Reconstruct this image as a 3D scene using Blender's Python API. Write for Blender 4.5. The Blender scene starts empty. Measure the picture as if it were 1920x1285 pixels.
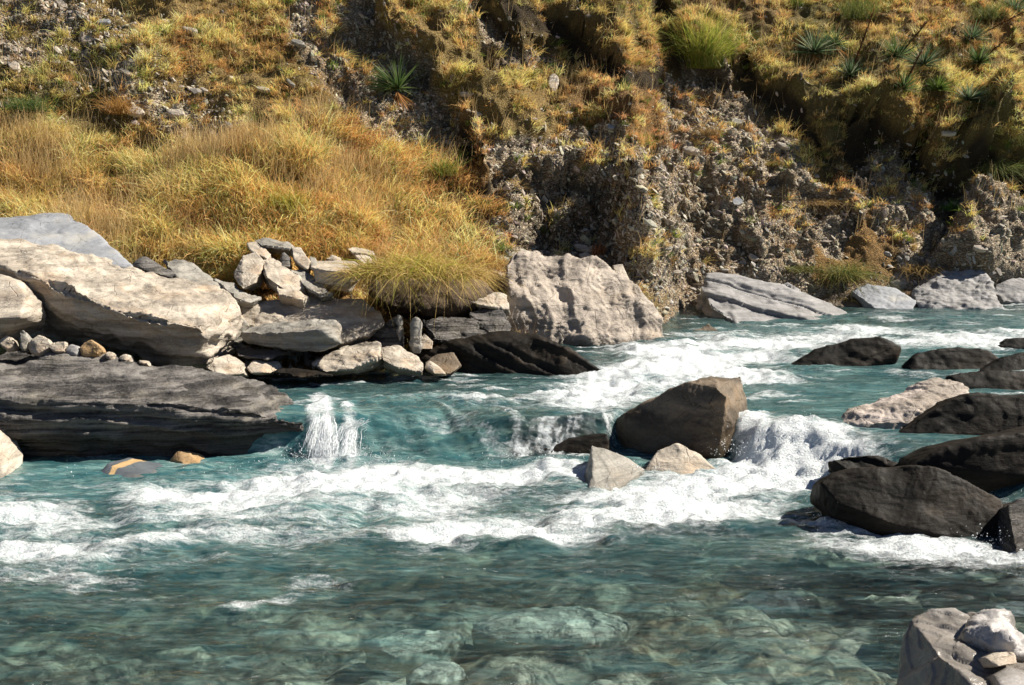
import bpy, bmesh, math, random
import numpy as np
from mathutils import Vector, noise as mnoise
from mathutils.bvhtree import BVHTree
random.seed(7)
RNG = np.random.default_rng(11)
SC = bpy.context.scene
COL = SC.collection
R = math.radians

# ------------------------------------------------------------------ camera
CAM_Z = 2.4
FPX = 2133.0            # focal length in photo pixels (1920 wide)
PITCH = math.atan(292.5 / FPX)
cd = bpy.data.cameras.new('camera')
cam = bpy.data.objects.new('camera', cd)
COL.objects.link(cam)
cam.location = (0, 0, CAM_Z)
cam.rotation_euler = (math.pi / 2 - PITCH, 0, 0)
cd.sensor_width = 36.0
cd.lens = FPX / 1920 * 36.0
cd.clip_end = 500
SC.camera = cam

# ------------------------------------------------------------------ light
SUN = Vector((0.72, 0.15, 0.68)).normalized()       # direction towards the sun
w = bpy.data.worlds.new('World')
SC.world = w
w.use_nodes = True
nt = w.node_tree
bg = nt.nodes['Background']
sky = nt.nodes.new('ShaderNodeTexSky')
sky.sky_type = 'NISHITA'
sky.sun_disc = False
sky.sun_elevation = math.asin(SUN.z)
sky.sun_rotation = math.atan2(SUN.x, SUN.y)
nt.links.new(sky.outputs[0], bg.inputs[0])
sky.air_density = 0.5
sky.dust_density = 0.15
sky.altitude = 700
bg.inputs[1].default_value = 0.05
sl = bpy.data.lights.new('sun', 'SUN')
sl.energy = 5.0
sl.angle = R(0.5)
sl.color = (1.0, 0.93, 0.82)
so = bpy.data.objects.new('sun', sl)
COL.objects.link(so)
so.rotation_euler = (-SUN).to_track_quat('-Z', 'Y').to_euler()
so.location = (20, 5, 20)
SC.view_settings.view_transform = 'Standard'
SC.view_settings.look = 'None'
SC.view_settings.gamma = 1
SC.view_settings.exposure = 0.97
SC.render.engine = 'CYCLES'
SC.cycles.use_denoising = True
SC.cycles.denoiser = 'OPENIMAGEDENOISE'
SC.cycles.denoising_input_passes = 'RGB_ALBEDO_NORMAL'
SC.cycles.denoising_prefilter = 'ACCURATE'
SC.cycles.max_bounces = 5
SC.cycles.diffuse_bounces = 2
SC.cycles.glossy_bounces = 2
SC.cycles.transmission_bounces = 2
SC.cycles.transparent_max_bounces = 8
SC.cycles.caustics_reflective = False
SC.cycles.caustics_refractive = False
SC.cycles.sample_clamp_indirect = 3
SC.cycles.sample_clamp_direct = 14

# ------------------------------------------------------------------ maths
CP, SP = math.cos(PITCH), math.sin(PITCH)
def P(px, py, Y):
    xc = (px - 960) / FPX; yc = -(py - 642.5) / FPX
    d = (xc, CP + yc * SP, -SP + yc * CP)
    s = Y / d[1]
    return Vector((d[0] * s, Y, CAM_Z + d[2] * s))
def PZ(px, py, z):
    xc = (px - 960) / FPX; yc = -(py - 642.5) / FPX
    d = (xc, CP + yc * SP, -SP + yc * CP)
    s = (z - CAM_Z) / d[2]
    return Vector((d[0] * s, d[1] * s, z))
def proj(p):
    p = np.asarray(p, float)
    x = p[..., 0]; y = p[..., 1]; z = p[..., 2] - CAM_Z
    f = y * CP - z * SP; u = y * SP + z * CP
    f = np.maximum(f, 0.1)
    return 960 + FPX * x / f, 642.5 - FPX * u / f
def sstep(a, b, x):
    t = np.clip((x - a) / (b - a), 0, 1)
    return t * t * (3 - 2 * t)
def _h(ix, iy, iz, seed):
    n = (ix * 374761393 + iy * 668265263 + iz * 2147483647 % 4294967291 + iz * 1274126177 + seed * 982451653) & 0xffffffff
    n = ((n ^ (n >> 13)) * 1274126177) & 0xffffffff
    n = ((n ^ (n >> 16)) * 2246822519) & 0xffffffff
    return ((n ^ (n >> 15)) & 0xffffff) / float(0xffffff)
def vnoise(p, seed=0):
    """value noise in -1..1"""
    p = np.asarray(p, float)
    i = np.floor(p).astype(np.int64); f = p - i
    f = f * f * f * (f * (f * 6 - 15) + 10)
    x, y, z = i[:, 0], i[:, 1], i[:, 2]
    fx, fy, fz = f[:, 0], f[:, 1], f[:, 2]
    def L(a, b, t): return a + (b - a) * t
    r = L(L(L(_h(x, y, z, seed), _h(x + 1, y, z, seed), fx), L(_h(x, y + 1, z, seed), _h(x + 1, y + 1, z, seed), fx), fy),
          L(L(_h(x, y, z + 1, seed), _h(x + 1, y, z + 1, seed), fx), L(_h(x, y + 1, z + 1, seed), _h(x + 1, y + 1, z + 1, seed), fx), fy), fz)
    return r * 2 - 1
ROT = np.array([[0.36, 0.48, -0.8], [-0.8, 0.6, 0.0], [0.48, 0.64, 0.6]])
def fbm(p, octv=4, seed=0, gain=0.5, billow=False):
    p = np.asarray(p, float); a = 1.0; s = 0; tot = 0
    for o in range(octv):
        n = vnoise(p, seed + o)
        s = s + a * ((np.abs(n) * 2 - 1) if billow else n); tot += a
        a *= gain; p = (p @ ROT.T) * 2.03 + 7.1
    return s / tot
def interp(x, pts):
    xs = [a for a, b in pts]; ys = [b for a, b in pts]
    return np.interp(x, xs, ys)
def poly_sd(px, py, pts):
    """distance to an open polyline, sign by side (+ = to the right/up of travel), overrun at ends"""
    best = np.full(px.shape, 1e9); sgn = np.zeros(px.shape); over = np.zeros(px.shape)
    n = len(pts) - 1
    for k in range(n):
        ax, ay = pts[k]; bx, by = pts[k + 1]
        dx, dy = bx - ax, by - ay; L2 = dx * dx + dy * dy; L = math.sqrt(L2)
        t = ((px - ax) * dx + (py - ay) * dy) / L2
        tc = np.clip(t, 0, 1)
        d = np.hypot(px - ax - tc * dx, py - ay - tc * dy)
        s = (dx * (py - ay) - dy * (px - ax))
        ov = np.zeros(px.shape)
        if k == 0: ov = np.maximum(ov, -t * L)
        if k == n - 1: ov = np.maximum(ov, (t - 1) * L)
        m = d < best
        best = np.where(m, d, best); sgn = np.where(m, -np.sign(s), sgn); over = np.where(m, ov, over)
    return best, sgn, over
def inpoly(px, py, pts):
    c = np.zeros(px.shape, bool); n = len(pts)
    for i in range(n):
        x1, y1 = pts[i]; x2, y2 = pts[(i + 1) % n]
        if y1 == y2: continue
        m = ((y1 > py) != (y2 > py)) & (px < (x2 - x1) * (py - y1) / (y2 - y1) + x1)
        c ^= m
    return c
def softpoly(px, py, pts, soft=30):
    c = inpoly(px, py, pts)
    d, _, _ = poly_sd(px, py, list(pts) + [pts[0]])
    return sstep(-soft, soft, np.where(c, d, -d))

# ------------------------------------------------------------------ linking
def tag(o, label=None, cat=None, group=None, kind=None):
    if label: o['label'] = label
    if cat: o['category'] = cat
    if group: o['group'] = group
    if kind: o['kind'] = kind
    elif cat: o['kind'] = 'thing'
    return o
def link(name, me, mat=None, parent=None):
    o = bpy.data.objects.new(name, me); COL.objects.link(o)
    if mat: me.materials.append(mat)
    if parent: o.parent = parent
    return o
def np_mesh(name, v, faces, smooth=True, col=None, attrs=None):
    """v Nx3, faces MxK with K fixed"""
    me = bpy.data.meshes.new(name)
    v = np.asarray(v, np.float32); faces = np.asarray(faces, np.int32)
    m, k = faces.shape
    me.vertices.add(len(v)); me.vertices.foreach_set('co', v.ravel())
    me.loops.add(m * k); me.loops.foreach_set('vertex_index', faces.ravel())
    me.polygons.add(m); me.polygons.foreach_set('loop_start', np.arange(0, m * k, k, dtype=np.int32))
    me.polygons.foreach_set('loop_total', np.full(m, k, np.int32))
    me.update(calc_edges=True)
    me.polygons.foreach_set('use_smooth', np.full(m, smooth, bool))
    if col is not None:
        a = me.attributes.new('Col', 'FLOAT_COLOR', 'POINT')
        c = np.ones((len(v), 4), np.float32); c[:, :3] = col; a.data.foreach_set('color', c.ravel())
    for nme, arr in (attrs or {}).items():
        a = me.attributes.new(nme, 'FLOAT', 'POINT'); a.data.foreach_set('value', np.asarray(arr, np.float32))
    me.validate()
    return me
def grid_faces(nx, ny):
    i = np.arange(nx * ny).reshape(ny, nx)
    return np.stack([i[:-1, :-1].ravel(), i[:-1, 1:].ravel(), i[1:, 1:].ravel(), i[1:, :-1].ravel()], 1)

# ------------------------------------------------------------------ node helpers
class N:
    def __init__(s, name):
        s.m = bpy.data.materials.new(name); s.m.use_nodes = True
        s.t = s.m.node_tree; s.t.nodes.clear()
        s.out = s.t.nodes.new('ShaderNodeOutputMaterial')
    def n(s, typ, ins=None, **kw):
        nd = s.t.nodes.new(typ)
        for k, v in kw.items(): setattr(nd, k, v)
        for k, v in (ins or {}).items():
            sk = nd.inputs[k]
            if isinstance(v, bpy.types.NodeSocket): s.t.links.new(v, sk)
            else: sk.default_value = v
        return nd
    def math(s, op, a, b=0.0, clamp=False):
        return s.n('ShaderNodeMath', {0: a, 1: b}, operation=op, use_clamp=clamp).outputs[0]
    def mix(s, f, a, b):
        def c(v): return (*v, 1) if isinstance(v, tuple) and len(v) == 3 else v
        return s.n('ShaderNodeMix', {0: f, 6: c(a), 7: c(b)}, data_type='RGBA').outputs[2]
    def ramp(s, f, lo, hi, a=0.0, b=1.0):
        return s.n('ShaderNodeMapRange', {0: f, 1: lo, 2: hi, 3: a, 4: b}, interpolation_type='SMOOTHSTEP').outputs[0]
    def noise(s, vec, scale, detail=4, rough=0.55, dist=0.0):
        return s.n('ShaderNodeTexNoise', {'Vector': vec, 'Scale': scale, 'Detail': detail, 'Roughness': rough, 'Distortion': dist})
    def pos(s): return s.n('ShaderNodeNewGeometry').outputs['Position']
    def mapping(s, vec, rot=(0, 0, 0), scale=(1, 1, 1), loc=(0, 0, 0)):
        return s.n('ShaderNodeMapping', {0: vec, 1: loc, 2: rot, 3: scale}).outputs[0]
    def end(s, sh):
        s.t.links.new(sh, s.out.inputs[0]); return s.m

def rock_mat(name, a, b, stain=(0.25, 0.13, 0.05), stain_amt=0.3, tilt=(0.0, 0.25, 0.0), bands=14, bump=0.5, wet=0.0, vein=None, rough=0.75, lichen=0.0, cracks=1.0, spec=.35):
    """a, b: the two stone colours; tilt turns the beds; wet: height up to which river water keeps it wet"""
    m = N(name)
    pos = m.n('ShaderNodeTexCoord').outputs['Object']
    geo = m.pos()
    beds = m.mapping(pos, rot=tilt, scale=(1.1, 1.6, bands))
    nb = m.noise(beds, 1.0, 6, 0.6, 0.3).outputs[0]
    big = m.noise(pos, 2.3, 4, 0.6).outputs[0]
    fine = m.noise(pos, 38, 5, 0.7).outputs[0]
    f = m.math('ADD', m.ramp(nb, 0.35, 0.65), m.math('MULTIPLY', m.math('SUBTRACT', fine, 0.5), 1.1), True)
    c = m.mix(f, b, a)
    st = m.math('MULTIPLY', m.ramp(big, 0.52, 0.68), m.ramp(nb, 0.4, 0.62, 0.3, 1.0))
    c = m.mix(m.math('MULTIPLY', st, stain_amt), c, stain)
    crack = m.n('ShaderNodeTexVoronoi', {'Vector': m.mapping(pos, rot=tilt, scale=(1.3, 1.3, bands * 0.33)), 'Scale': 2.2}, feature='DISTANCE_TO_EDGE').outputs[0]
    ck = m.math('SUBTRACT', 1.0, m.math('MULTIPLY', m.math('SUBTRACT', 1.0, m.ramp(crack, 0.0, 0.02)), cracks))
    c = m.mix(m.math('MULTIPLY', m.math('SUBTRACT', 1.0, ck), m.ramp(fine, 0.45, 0.6)), c, (a[0] * .25, a[1] * .22, a[2] * .2))
    spk = m.noise(pos, 120, 2, 0.6).outputs[0]
    c = m.mix(m.ramp(spk, 0.58, 0.72, 0, 0.5), c, (min(a[0] * 1.5, .8), min(a[1] * 1.5, .78), min(a[2] * 1.5, .75)))
    c = m.mix(m.ramp(spk, 0.42, 0.28, 0, 0.6), c, (b[0] * .4, b[1] * .4, b[2] * .4))
    if lichen:
        li = m.noise(pos, 9, 5, 0.7).outputs[0]
        c = m.mix(m.ramp(li, 0.58, 0.64, 0, lichen), c, (0.24, 0.24, 0.15))
    if vein:
        vv = m.n('ShaderNodeTexWave', {'Vector': m.mapping(pos, rot=(0, 1.1, 0.2)), 'Scale': vein[1], 'Distortion': 1.2, 'Detail': 2.0})
        c = m.mix(m.ramp(vv.outputs['Fac'], 0.965, 0.985), c, vein[0])
    z = m.n('ShaderNodeSeparateXYZ', {0: geo}).outputs[2]
    zz = m.math('ADD', z, m.math('MULTIPLY', m.math('SUBTRACT', big, 0.5), 0.25))
    wm = m.ramp(zz, wet, wet + 0.06, 1.0, 0.0) if wet else 0.0
    if wet: c = m.mix(m.math('MULTIPLY', wm, 0.62), c, (a[0] * .2, a[1] * .18, a[2] * .14))
    ro = m.math('SUBTRACT', rough, m.math('MULTIPLY', wm, rough - 0.25)) if wet else rough
    hgt = m.math('ADD', m.math('MULTIPLY', nb, 1.0), m.math('ADD', m.math('MULTIPLY', fine, 0.35), m.math('MULTIPLY', ck, 0.15)))
    bp = m.n('ShaderNodeBump', {'Strength': bump, 'Distance': 0.05, 'Height': hgt}).outputs[0]
    bs = m.n('ShaderNodeBsdfPrincipled', {'Base Color': c, 'Roughness': ro, 'Normal': bp, 'Specular IOR Level': spec})
    return m.end(bs.outputs[0])

MT = dict(
    soil=rock_mat('dark_soil', (0.10, 0.07, 0.045), (0.05, 0.035, 0.022), stain=(0.16, 0.1, 0.05), bands=3, bump=0.9, rough=.95),
    pale=rock_mat('pale_schist', (0.50, 0.44, 0.36), (0.24, 0.205, 0.165), stain=(0.36, 0.20, 0.08), stain_amt=0.45, tilt=(0, 0.28, 0), bands=12, bump=0.6, lichen=.15),
    tan=rock_mat('tan_schist', (0.52, 0.45, 0.36), (0.30, 0.26, 0.21), stain=(0.36, 0.2, 0.08), stain_amt=0.5, tilt=(0, 0.45, 0), bands=10, bump=0.5, wet=0.0),
    white=rock_mat('white_schist', (0.44, 0.375, 0.31), (0.20, 0.17, 0.14), stain=(0.33, 0.25, 0.17), stain_amt=0.5, tilt=(0.2, 1.25, 0), bands=7, bump=0.8, wet=0.44),
    slab=rock_mat('slab_schist', (0.31, 0.30, 0.295), (0.19, 0.185, 0.18), stain=(0.3, 0.27, 0.22), stain_amt=0.3, tilt=(-0.5, 0.42, 0), bands=20, bump=0.35),
    blue=rock_mat('blue_grey_slab', (0.30, 0.31, 0.33), (0.21, 0.22, 0.235), stain=(0.42, 0.38, 0.28), stain_amt=0.4, tilt=(0.3, 0.3, 0), bands=4, bump=0.25),
    grey=rock_mat('grey_schist', (0.33, 0.31, 0.27), (0.17, 0.16, 0.14), stain=(0.25, 0.17, 0.08), stain_amt=0.35, tilt=(0, 0.15, 0), bands=16, bump=0.5),
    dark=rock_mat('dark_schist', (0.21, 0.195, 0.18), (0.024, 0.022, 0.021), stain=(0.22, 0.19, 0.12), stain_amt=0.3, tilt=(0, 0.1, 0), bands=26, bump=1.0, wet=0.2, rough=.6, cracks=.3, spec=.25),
    wetdark=rock_mat('wet_dark_rock', (0.022, 0.018, 0.014), (0.009, 0.008, 0.0065), stain=(0.07, 0.048, 0.028), stain_amt=0.35, tilt=(0.1, 0.2, 0), bands=8, bump=0.3, rough=0.6, cracks=0, spec=.1),
    centre=rock_mat('brown_boulder', (0.20, 0.155, 0.11), (0.085, 0.068, 0.05), stain=(0.24, 0.15, 0.07), stain_amt=0.4, tilt=(0, -0.5, 0), bands=6, bump=0.45, wet=0.3, spec=.2),
    lumpy=rock_mat('lumpy_quartz_schist', (0.55, 0.47, 0.42), (0.26, 0.22, 0.18), stain=(0.30, 0.2, 0.12), stain_amt=0.4, tilt=(0, -0.4, 0), bands=5, bump=0.7),
    orange=rock_mat('orange_stone', (0.46, 0.31, 0.16), (0.25, 0.16, 0.08), stain=(0.4, 0.22, 0.07), stain_amt=0.6, bands=4, bump=0.5),
    veined=rock_mat('veined_blue_stone', (0.14, 0.16, 0.17), (0.085, 0.095, 0.11), stain=(0.26, 0.22, 0.15), stain_amt=0.7, bands=3, bump=0.2, vein=((0.5, 0.34, 0.17), 1.1), rough=.3),
    sunk=rock_mat('sunken_pale_stone', (0.74, 0.72, 0.62), (0.55, 0.53, 0.44), stain=(0.4, 0.33, 0.2), stain_amt=0.3, bands=3, bump=0.3, cracks=.2),
    fore=rock_mat('foreground_pale_rock', (0.54, 0.51, 0.49), (0.32, 0.30, 0.28), stain=(0.10, 0.09, 0.08), stain_amt=0.75, tilt=(0.3, 0.7, 0), bands=5, bump=0.35, wet=0.48, cracks=.2, spec=.4, rough=.5),  # wet band set high: besides wetness it paints the shaded left side darker
)

# ------------------------------------------------------------------ water level and shore
YD = [(-14, 10.15), (-1.8, 10.15), (-0.1, 10.05), (0.85, 10.25), (1.05, 10.5), (1.85, 10.5), (2.0, 10.15), (2.3, 9.8), (2.7, 9.5), (3.3, 9.0), (4.2, 8.2), (6, 7.6), (14, 7.0)]
YS = [(-16, 9.0), (-7, 9.8), (-4.6, 10.6), (-2.6, 11.9), (-1, 12.6), (0.1, 12.9), (0.9, 13.7), (1.9, 15.0), (2.7, 17.3), (6, 17.9), (8.5, 18.5), (14, 20), (30, 24)]
def zwater(x, y):
    s = y - interp(x, YD)
    lo = interp(x, [(-1.6, -0.12), (-0.6, -0.30), (0, -0.1), (0.8, -0.08), (1.6,-.1), (2.0, -0.55), (2.8, -0.6), (4, -0.5)])
    hi = interp(x, [(-1.6, 0.15), (-0.6, 0.62), (0, 0.16), (0.8, 0.12), (1.9, 0.12), (2.8, 0.15), (4, .4)])
    z = 0.32 * sstep(0, 1, (s - lo) / (hi - lo))
    z = z + 0.15 * sstep(12.2, 15.2, y) + 0.07 * sstep(15.5, 17.5, y)
    return z
def yshore(x): 
    return interp(x, YS)

# ------------------------------------------------------------------ hillside
def hill_base(x, t):
    pl = interp(t, [(-3, -1.4), (0, -0.06), (1.2, .18), (2.0, .5), (3, .98), (5, 2.5), (8, 5.3), (14, 11.5), (40, 30)])
    pr = interp(t, [(-3, -1.4), (0, -0.06), (.5, .42), (1.5, 1.3), (4, 3.6), (8, 7.7), (14, 13.5), (40, 32)])
    pl = interp(t - 1.0 * sstep(-2.6, -5.0, x), [(-4, -1.8), (-3, -1.4), (0, -0.06), (1.2, .18), (2.0, .5), (3, .98), (5, 2.5), (8, 5.3), (14, 11.5), (40, 30)])
    k = sstep(0.6, 2.6, x)
    z0 = zwater(x, yshore(x))
    return z0 + pl * (1 - k) + pr * k
SCARPS = [  # photo-traced crest of each step on the slope, height in metres, fall-off behind it
    ([(690, -260), (700, -60), (712, 50), (760, 130), (830, 165), (850, 245), (868, 290)], 0.75, 240),
    ([(1060, 330), (1120, 325), (1165, 350), (1150, 400), (1165, 480)], 1.0, 170),
    ([(960, 20), (1060, 70), (1120, 105), (1190, 150), (1270, 185)], 0.42, 130),
    ([(1150, -200), (1200, -60), (1262, 30), (1285, 100), (1330, 140)], 0.55, 170),
    ([(1400, 120), (1432, 175), (1490, 215), (1560, 262), (1610, 300)], 0.42, 160),
    ([(1600, 250), (1660, 275), (1740, 305), (1795, 350), (1806, 395), (1780, 450)], 1.0, 240),
    ([(1800, 320), (1850, 335), (1930, 345), (2010, 380), (2060, 440)], 0.8, 200),
    ([(1460, 340), (1520, 345), (1570, 370), (1590, 420)], 0.3, 90),
    ([(880, 345), (930, 330), (990, 320), (1030, 345), (1050, 380)], 0.25, 70),
    ([(860, 25), (910, 40), (960, 55), (990, 80)], 0.3, 80),
    ([(1230, 395), (1300, 400), (1380, 430), (1400, 470)], 0.22, 60),
    ([(980, 395), (1040, 380), (1080, 400)], 0.25, 50),
]
GRAVEL = [
    ([(560, -60), (610, 20), (640, 120), (740, 190), (850, 290), (800, 320), (700, 260), (600, 160), (540, 60)], 0.9),
    ([(860, 260), (1000, 270), (1130, 260), (1300, 330), (1480, 420), (1560, 540), (900, 540), (930, 400)], 0.95),
    ([(1280, 110), (1370, 150), (1500, 290), (1640, 400), (1560, 480), (1400, 400), (1250, 300), (1240, 180)], 0.85),
    ([(-80, -60), (110, -20), (180, 90), (300, 160), (420, 240), (420, 300), (260, 220), (160, 150), (60, 120), (-80, 90)], 0.72),
    ([(-80, 90), (40, 100), (200, 200), (60, 240), (-80, 230)], 0.35),
    ([(1700, 440), (1860, 430), (2050, 420), (2050, 560), (1600, 580)], 0.6),
    ([(660, -60), (700, 40), (760, 130), (830, 170), (850, 260), (780, 270), (700, 190), (620, 60)], 0.95),
    ([(1590, 290), (1680, 290), (1790, 360), (1800, 460), (1650, 450)], 0.9),
    ([(1800, 345), (2050, 390), (2050, 480), (1780, 460)], 0.75),
    ([(850, 20), (960, 60), (1080, 150), (960, 130), (860, 80)], 0.6),
]
def axis(lo, hi, flo, fhi, fine, coarse):
    a = np.arange(flo, fhi, fine)
    l = flo - np.cumsum(np.minimum(fine * 1.12 ** np.arange(1, 200), coarse)); l = l[l > lo][::-1]
    r = fhi + np.cumsum(np.minimum(fine * 1.12 ** np.arange(0, 200), coarse)); r = r[r < hi]
    return np.concatenate([l, a, r])
xs = axis(-28, 32, -7.2, 10.4, 0.03, 0.8)
ts = axis(-2.5, 34, -0.6, 9.6, 0.03, 0.8)
X, T = np.meshgrid(xs, ts)
x = X.ravel(); t = T.ravel()
y = yshore(x) + t * 1.0
z = hill_base(x, t)
bpx, bpy_ = proj(np.stack([x, y, z], 1))
wob = fbm(np.stack([x, y, z], 1) * 1.6, 4, 3)
wob2 = fbm(np.stack([x, y, z], 1) * 1.6, 4, 33)
wpx = bpx + wob * 46; wpy = bpy_ + wob2 * 46
disp = np.zeros(len(x)); hollow = np.zeros(len(x))
for pts, A, fall in SCARPS:
    d, s, ov = poly_sd(wpx, wpy, pts)
    sd = d * s
    e = np.exp(-(np.maximum(ov, 0) / 45) ** 2)
    up = sstep(-20, 10, sd) * np.exp(-np.maximum(sd, 0) / fall)
    dn = -0.55 * (1 - sstep(-8, 6, sd)) * np.exp(np.minimum(sd, 0) / 55)
    var = 0.62 + 0.75 * fbm(np.stack([wpx / 70, wpy / 70, 0 * wpx], 1), 2, int(pts[0][0]) % 91)
    disp += A * (up + dn) * e * np.clip(var, .15, 1.3)
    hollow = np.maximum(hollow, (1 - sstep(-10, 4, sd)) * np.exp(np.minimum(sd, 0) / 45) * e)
grav = np.zeros(len(x))
for pts, wgt in GRAVEL:
    grav = np.maximum(grav, softpoly(wpx, wpy, pts, 22) * wgt)
grav = np.maximum(grav, sstep(1.0, 0.0, t) )
shore_band = sstep(1.6, 0.4, t)
p3 = np.stack([x, y, z], 1)
n1 = fbm(p3 * np.array([0.55, 0.55, 0.55]), 3, 5) * 0.30
n2 = fbm(p3 * 2.2, 4, 15) * 0.14
n3 = fbm(p3 * 7.0, 4, 25, billow=True)
n4 = fbm(p3 * 17.0, 3, 29, billow=True)
cr = np.floor(vnoise(p3 * 5, 77) * 3) / 3
fade = sstep(0.2, 1.5, t)
nblk = 0.16 * np.floor(fbm(p3 * np.array([2.2, 2.2, 3.0]), 3, 81) * 4) / 4 + 0.16 * fbm(p3 * 2.6, 3, 83, billow=True)
disp = disp * sstep(-0.2, 0.6, t) + (n1 + n2) * (0.25 + 0.75 * fade) + (0.05 * n3 + 0.03 * cr + nblk) * grav * (0.4 + .6 * fade) + 0.03 * n3 * (1 - grav)
nv = np.array([0.10, -0.66, 0.74]); nv = nv / np.linalg.norm(nv)
hv = p3 + disp[:, None] * nv
hv[:, 2] -= 0.14 * (1 - fade)
def gnormals(v, nx, ny):
    g = v.reshape(ny, nx, 3)
    du = np.gradient(g, axis=1); dv = np.gradient(g, axis=0)
    n_ = np.cross(du, dv); n_ /= np.linalg.norm(n_, axis=2)[..., None] + 1e-9
    return n_.reshape(-1, 3)
gn = gnormals(hv, len(xs), len(ts))
d2 = (0.11 * fbm(hv * 2.9, 4, 181, gain=.6) + 0.07 * np.floor(fbm(hv @ ROT.T * 5.0, 2, 183) * 5) / 5 + 0.05 * fbm(hv * 13.0, 3, 185, gain=.65)) * grav * (.3 + .7 * fade)
d2 += (1 - grav) * fade * (0.09 * fbm(hv * 2.4, 3, 187) + 0.07 * fbm(hv * 5.5, 3, 189))
hv = hv + gn * d2[:, None]
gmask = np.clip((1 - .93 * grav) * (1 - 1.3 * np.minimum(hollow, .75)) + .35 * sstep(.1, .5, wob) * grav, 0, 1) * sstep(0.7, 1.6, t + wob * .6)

# grass colours: places on the slope and the colour the grass has there
STRAW = (.50, .355, .125); ORANGE = (.52, .28, .08); OLIVE = (.25, .22, .06); GREEN = (.12, .17, .035); BROWN = (.30, .18, .07); RUST = (.42, .21, .07); GOLD = (.47, .30, .08)
ANCH = [(150, 330, 150, STRAW), (60, 430, 120, STRAW), (330, 340, 90, STRAW), (620, 400, 120, ORANGE), (560, 300, 110, ORANGE), (800, 420, 110, RUST), (720, 330, 90, ORANGE), (430, 430, 80, ORANGE), (420, 300, 80, OLIVE), (300, 440, 60, OLIVE),
        (540, 350, 40, OLIVE), (100, 220, 80, GREEN), (180, 170, 60, GREEN), (60, 120, 60, GREEN), (230, 240, 40, ORANGE), (300, 80, 120, STRAW), (480, 60, 110, GOLD), (400, 150, 90, STRAW), (560, 170, 90, OLIVE), (520, 30, 60, BROWN),
        (790, 100, 90, STRAW), (760, 30, 80, GOLD), (900, 130, 80, OLIVE), (870, 40, 70, STRAW), (1000, 170, 60, GOLD), (1120, 150, 90, RUST), (1200, 190, 60, RUST), (1060, 110, 60, OLIVE), (1150, 40, 60, GREEN), (1200, 90, 60, OLIVE),
        (1000, 250, 60, STRAW), (1280, 240, 60, RUST), (1330, 230, 50, BROWN), (1400, 60, 70, BROWN), (1480, 120, 80, OLIVE), (1550, 60, 80, GREEN), (1700, 40, 90, ORANGE), (1800, 60, 70, ORANGE), (1620, 200, 90, OLIVE), (1650, 140, 60, GREEN), (1760, 130, 60, GOLD),
        (1780, 220, 80, OLIVE), (1850, 200, 80, GOLD), (1700, 280, 60, GOLD), (1880, 120, 60, RUST), (1860, 290, 70, OLIVE), (1540, 240, 60, OLIVE), (1520, 380, 50, ORANGE), (1480, 320, 50, GOLD), (1620, 430, 70, ORANGE), (1680, 480, 60, BROWN), (1740, 500, 60, GOLD), (1430, 440, 50, BROWN),
        (2100, 200, 200, OLIVE), (-200, 300, 200, STRAW), (900, 480, 60, ORANGE), (1000, 330, 60, OLIVE)]
def grass_colour(px, py):
    W = np.full(px.shape, 1e-4); C = np.outer(W, (.36, .27, .09))
    for ax, ay, r, c in ANCH:
        g = np.exp(-((px - ax) ** 2 + (py - ay) ** 2) / (r * r))
        W = W + g; C = C + g[:, None] * np.array(c)
    return C / W[:, None]
gcol = grass_colour(wpx, wpy)
hat = np.stack([grav, hollow, gmask], 1)
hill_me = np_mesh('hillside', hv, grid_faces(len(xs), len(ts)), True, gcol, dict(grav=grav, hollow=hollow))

m = N('hillside_ground')
pos = m.pos()
ga = m.n('ShaderNodeAttribute', attribute_name='grav').outputs['Fac']
gc = m.n('ShaderNodeAttribute', attribute_name='Col').outputs['Color']
f1 = m.noise(pos, 6, 6, 0.65).outputs[0]; f2 = m.noise(pos, 34, 5, 0.7).outputs[0]
vo = m.n('ShaderNodeTexVoronoi', {'Vector': m.mapping(pos, rot=(0, 0.6, 0), scale=(1, 1, 2.2)), 'Scale': 16.0})
vd = m.n('ShaderNodeTexVoronoi', {'Vector': m.mapping(pos, rot=(0, 0.6, 0), scale=(1, 1, 2.2)), 'Scale': 16.0}, feature='DISTANCE_TO_EDGE').outputs[0]
vg = m.n('ShaderNodeSeparateColor', {0: vo.outputs['Color']}).outputs[0]
soil = m.mix(f1, (0.10, 0.07, 0.035), (0.24, 0.17, 0.09))
soil = m.mix(0.4, soil, gc)
soil = m.mix(m.ramp(f2, .42, .6, .45, 0), soil, (0.05, 0.035, 0.02))
gr = m.mix(vg, (0.30, 0.24, 0.17), (0.64, 0.53, 0.39))
gr = m.mix(m.ramp(f1, 0.45, 0.7, 0, .6), gr, (0.36, 0.28, 0.17))
gr = m.mix(m.ramp(m.noise(pos, 0.9, 5, .65).outputs[0], .44, .6, 0, .7), gr, (0.32, 0.22, 0.12))
gr = m.mix(m.ramp(m.noise(m.mapping(pos, rot=(.2, .65, 0), scale=(.5, .5, 5)), 1.6, 5, .6).outputs[0], .52, .62, 0, .6), gr, (0.15, 0.125, 0.10))
gr = m.mix(m.ramp(vd, 0.0, 0.09, 0.9, 0), gr, (0.05, 0.042, 0.03))
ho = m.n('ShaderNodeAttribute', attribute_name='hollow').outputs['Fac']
soil = m.mix(m.ramp(ho, .2, .7), soil, (0.05, 0.038, 0.024))  # shade of the scarp hollows painted darker into the soil colour
gr = m.mix(m.ramp(ho, .3, .8, 0, .6), gr, (0.08, 0.065, 0.045))  # gravel colour darkened there too, as part of the painted hollow shade
c = m.mix(m.ramp(m.math('ADD', ga, m.math('MULTIPLY', m.math('SUBTRACT', f2, .5), .6)), 0.35, 0.6), soil, gr)
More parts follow.
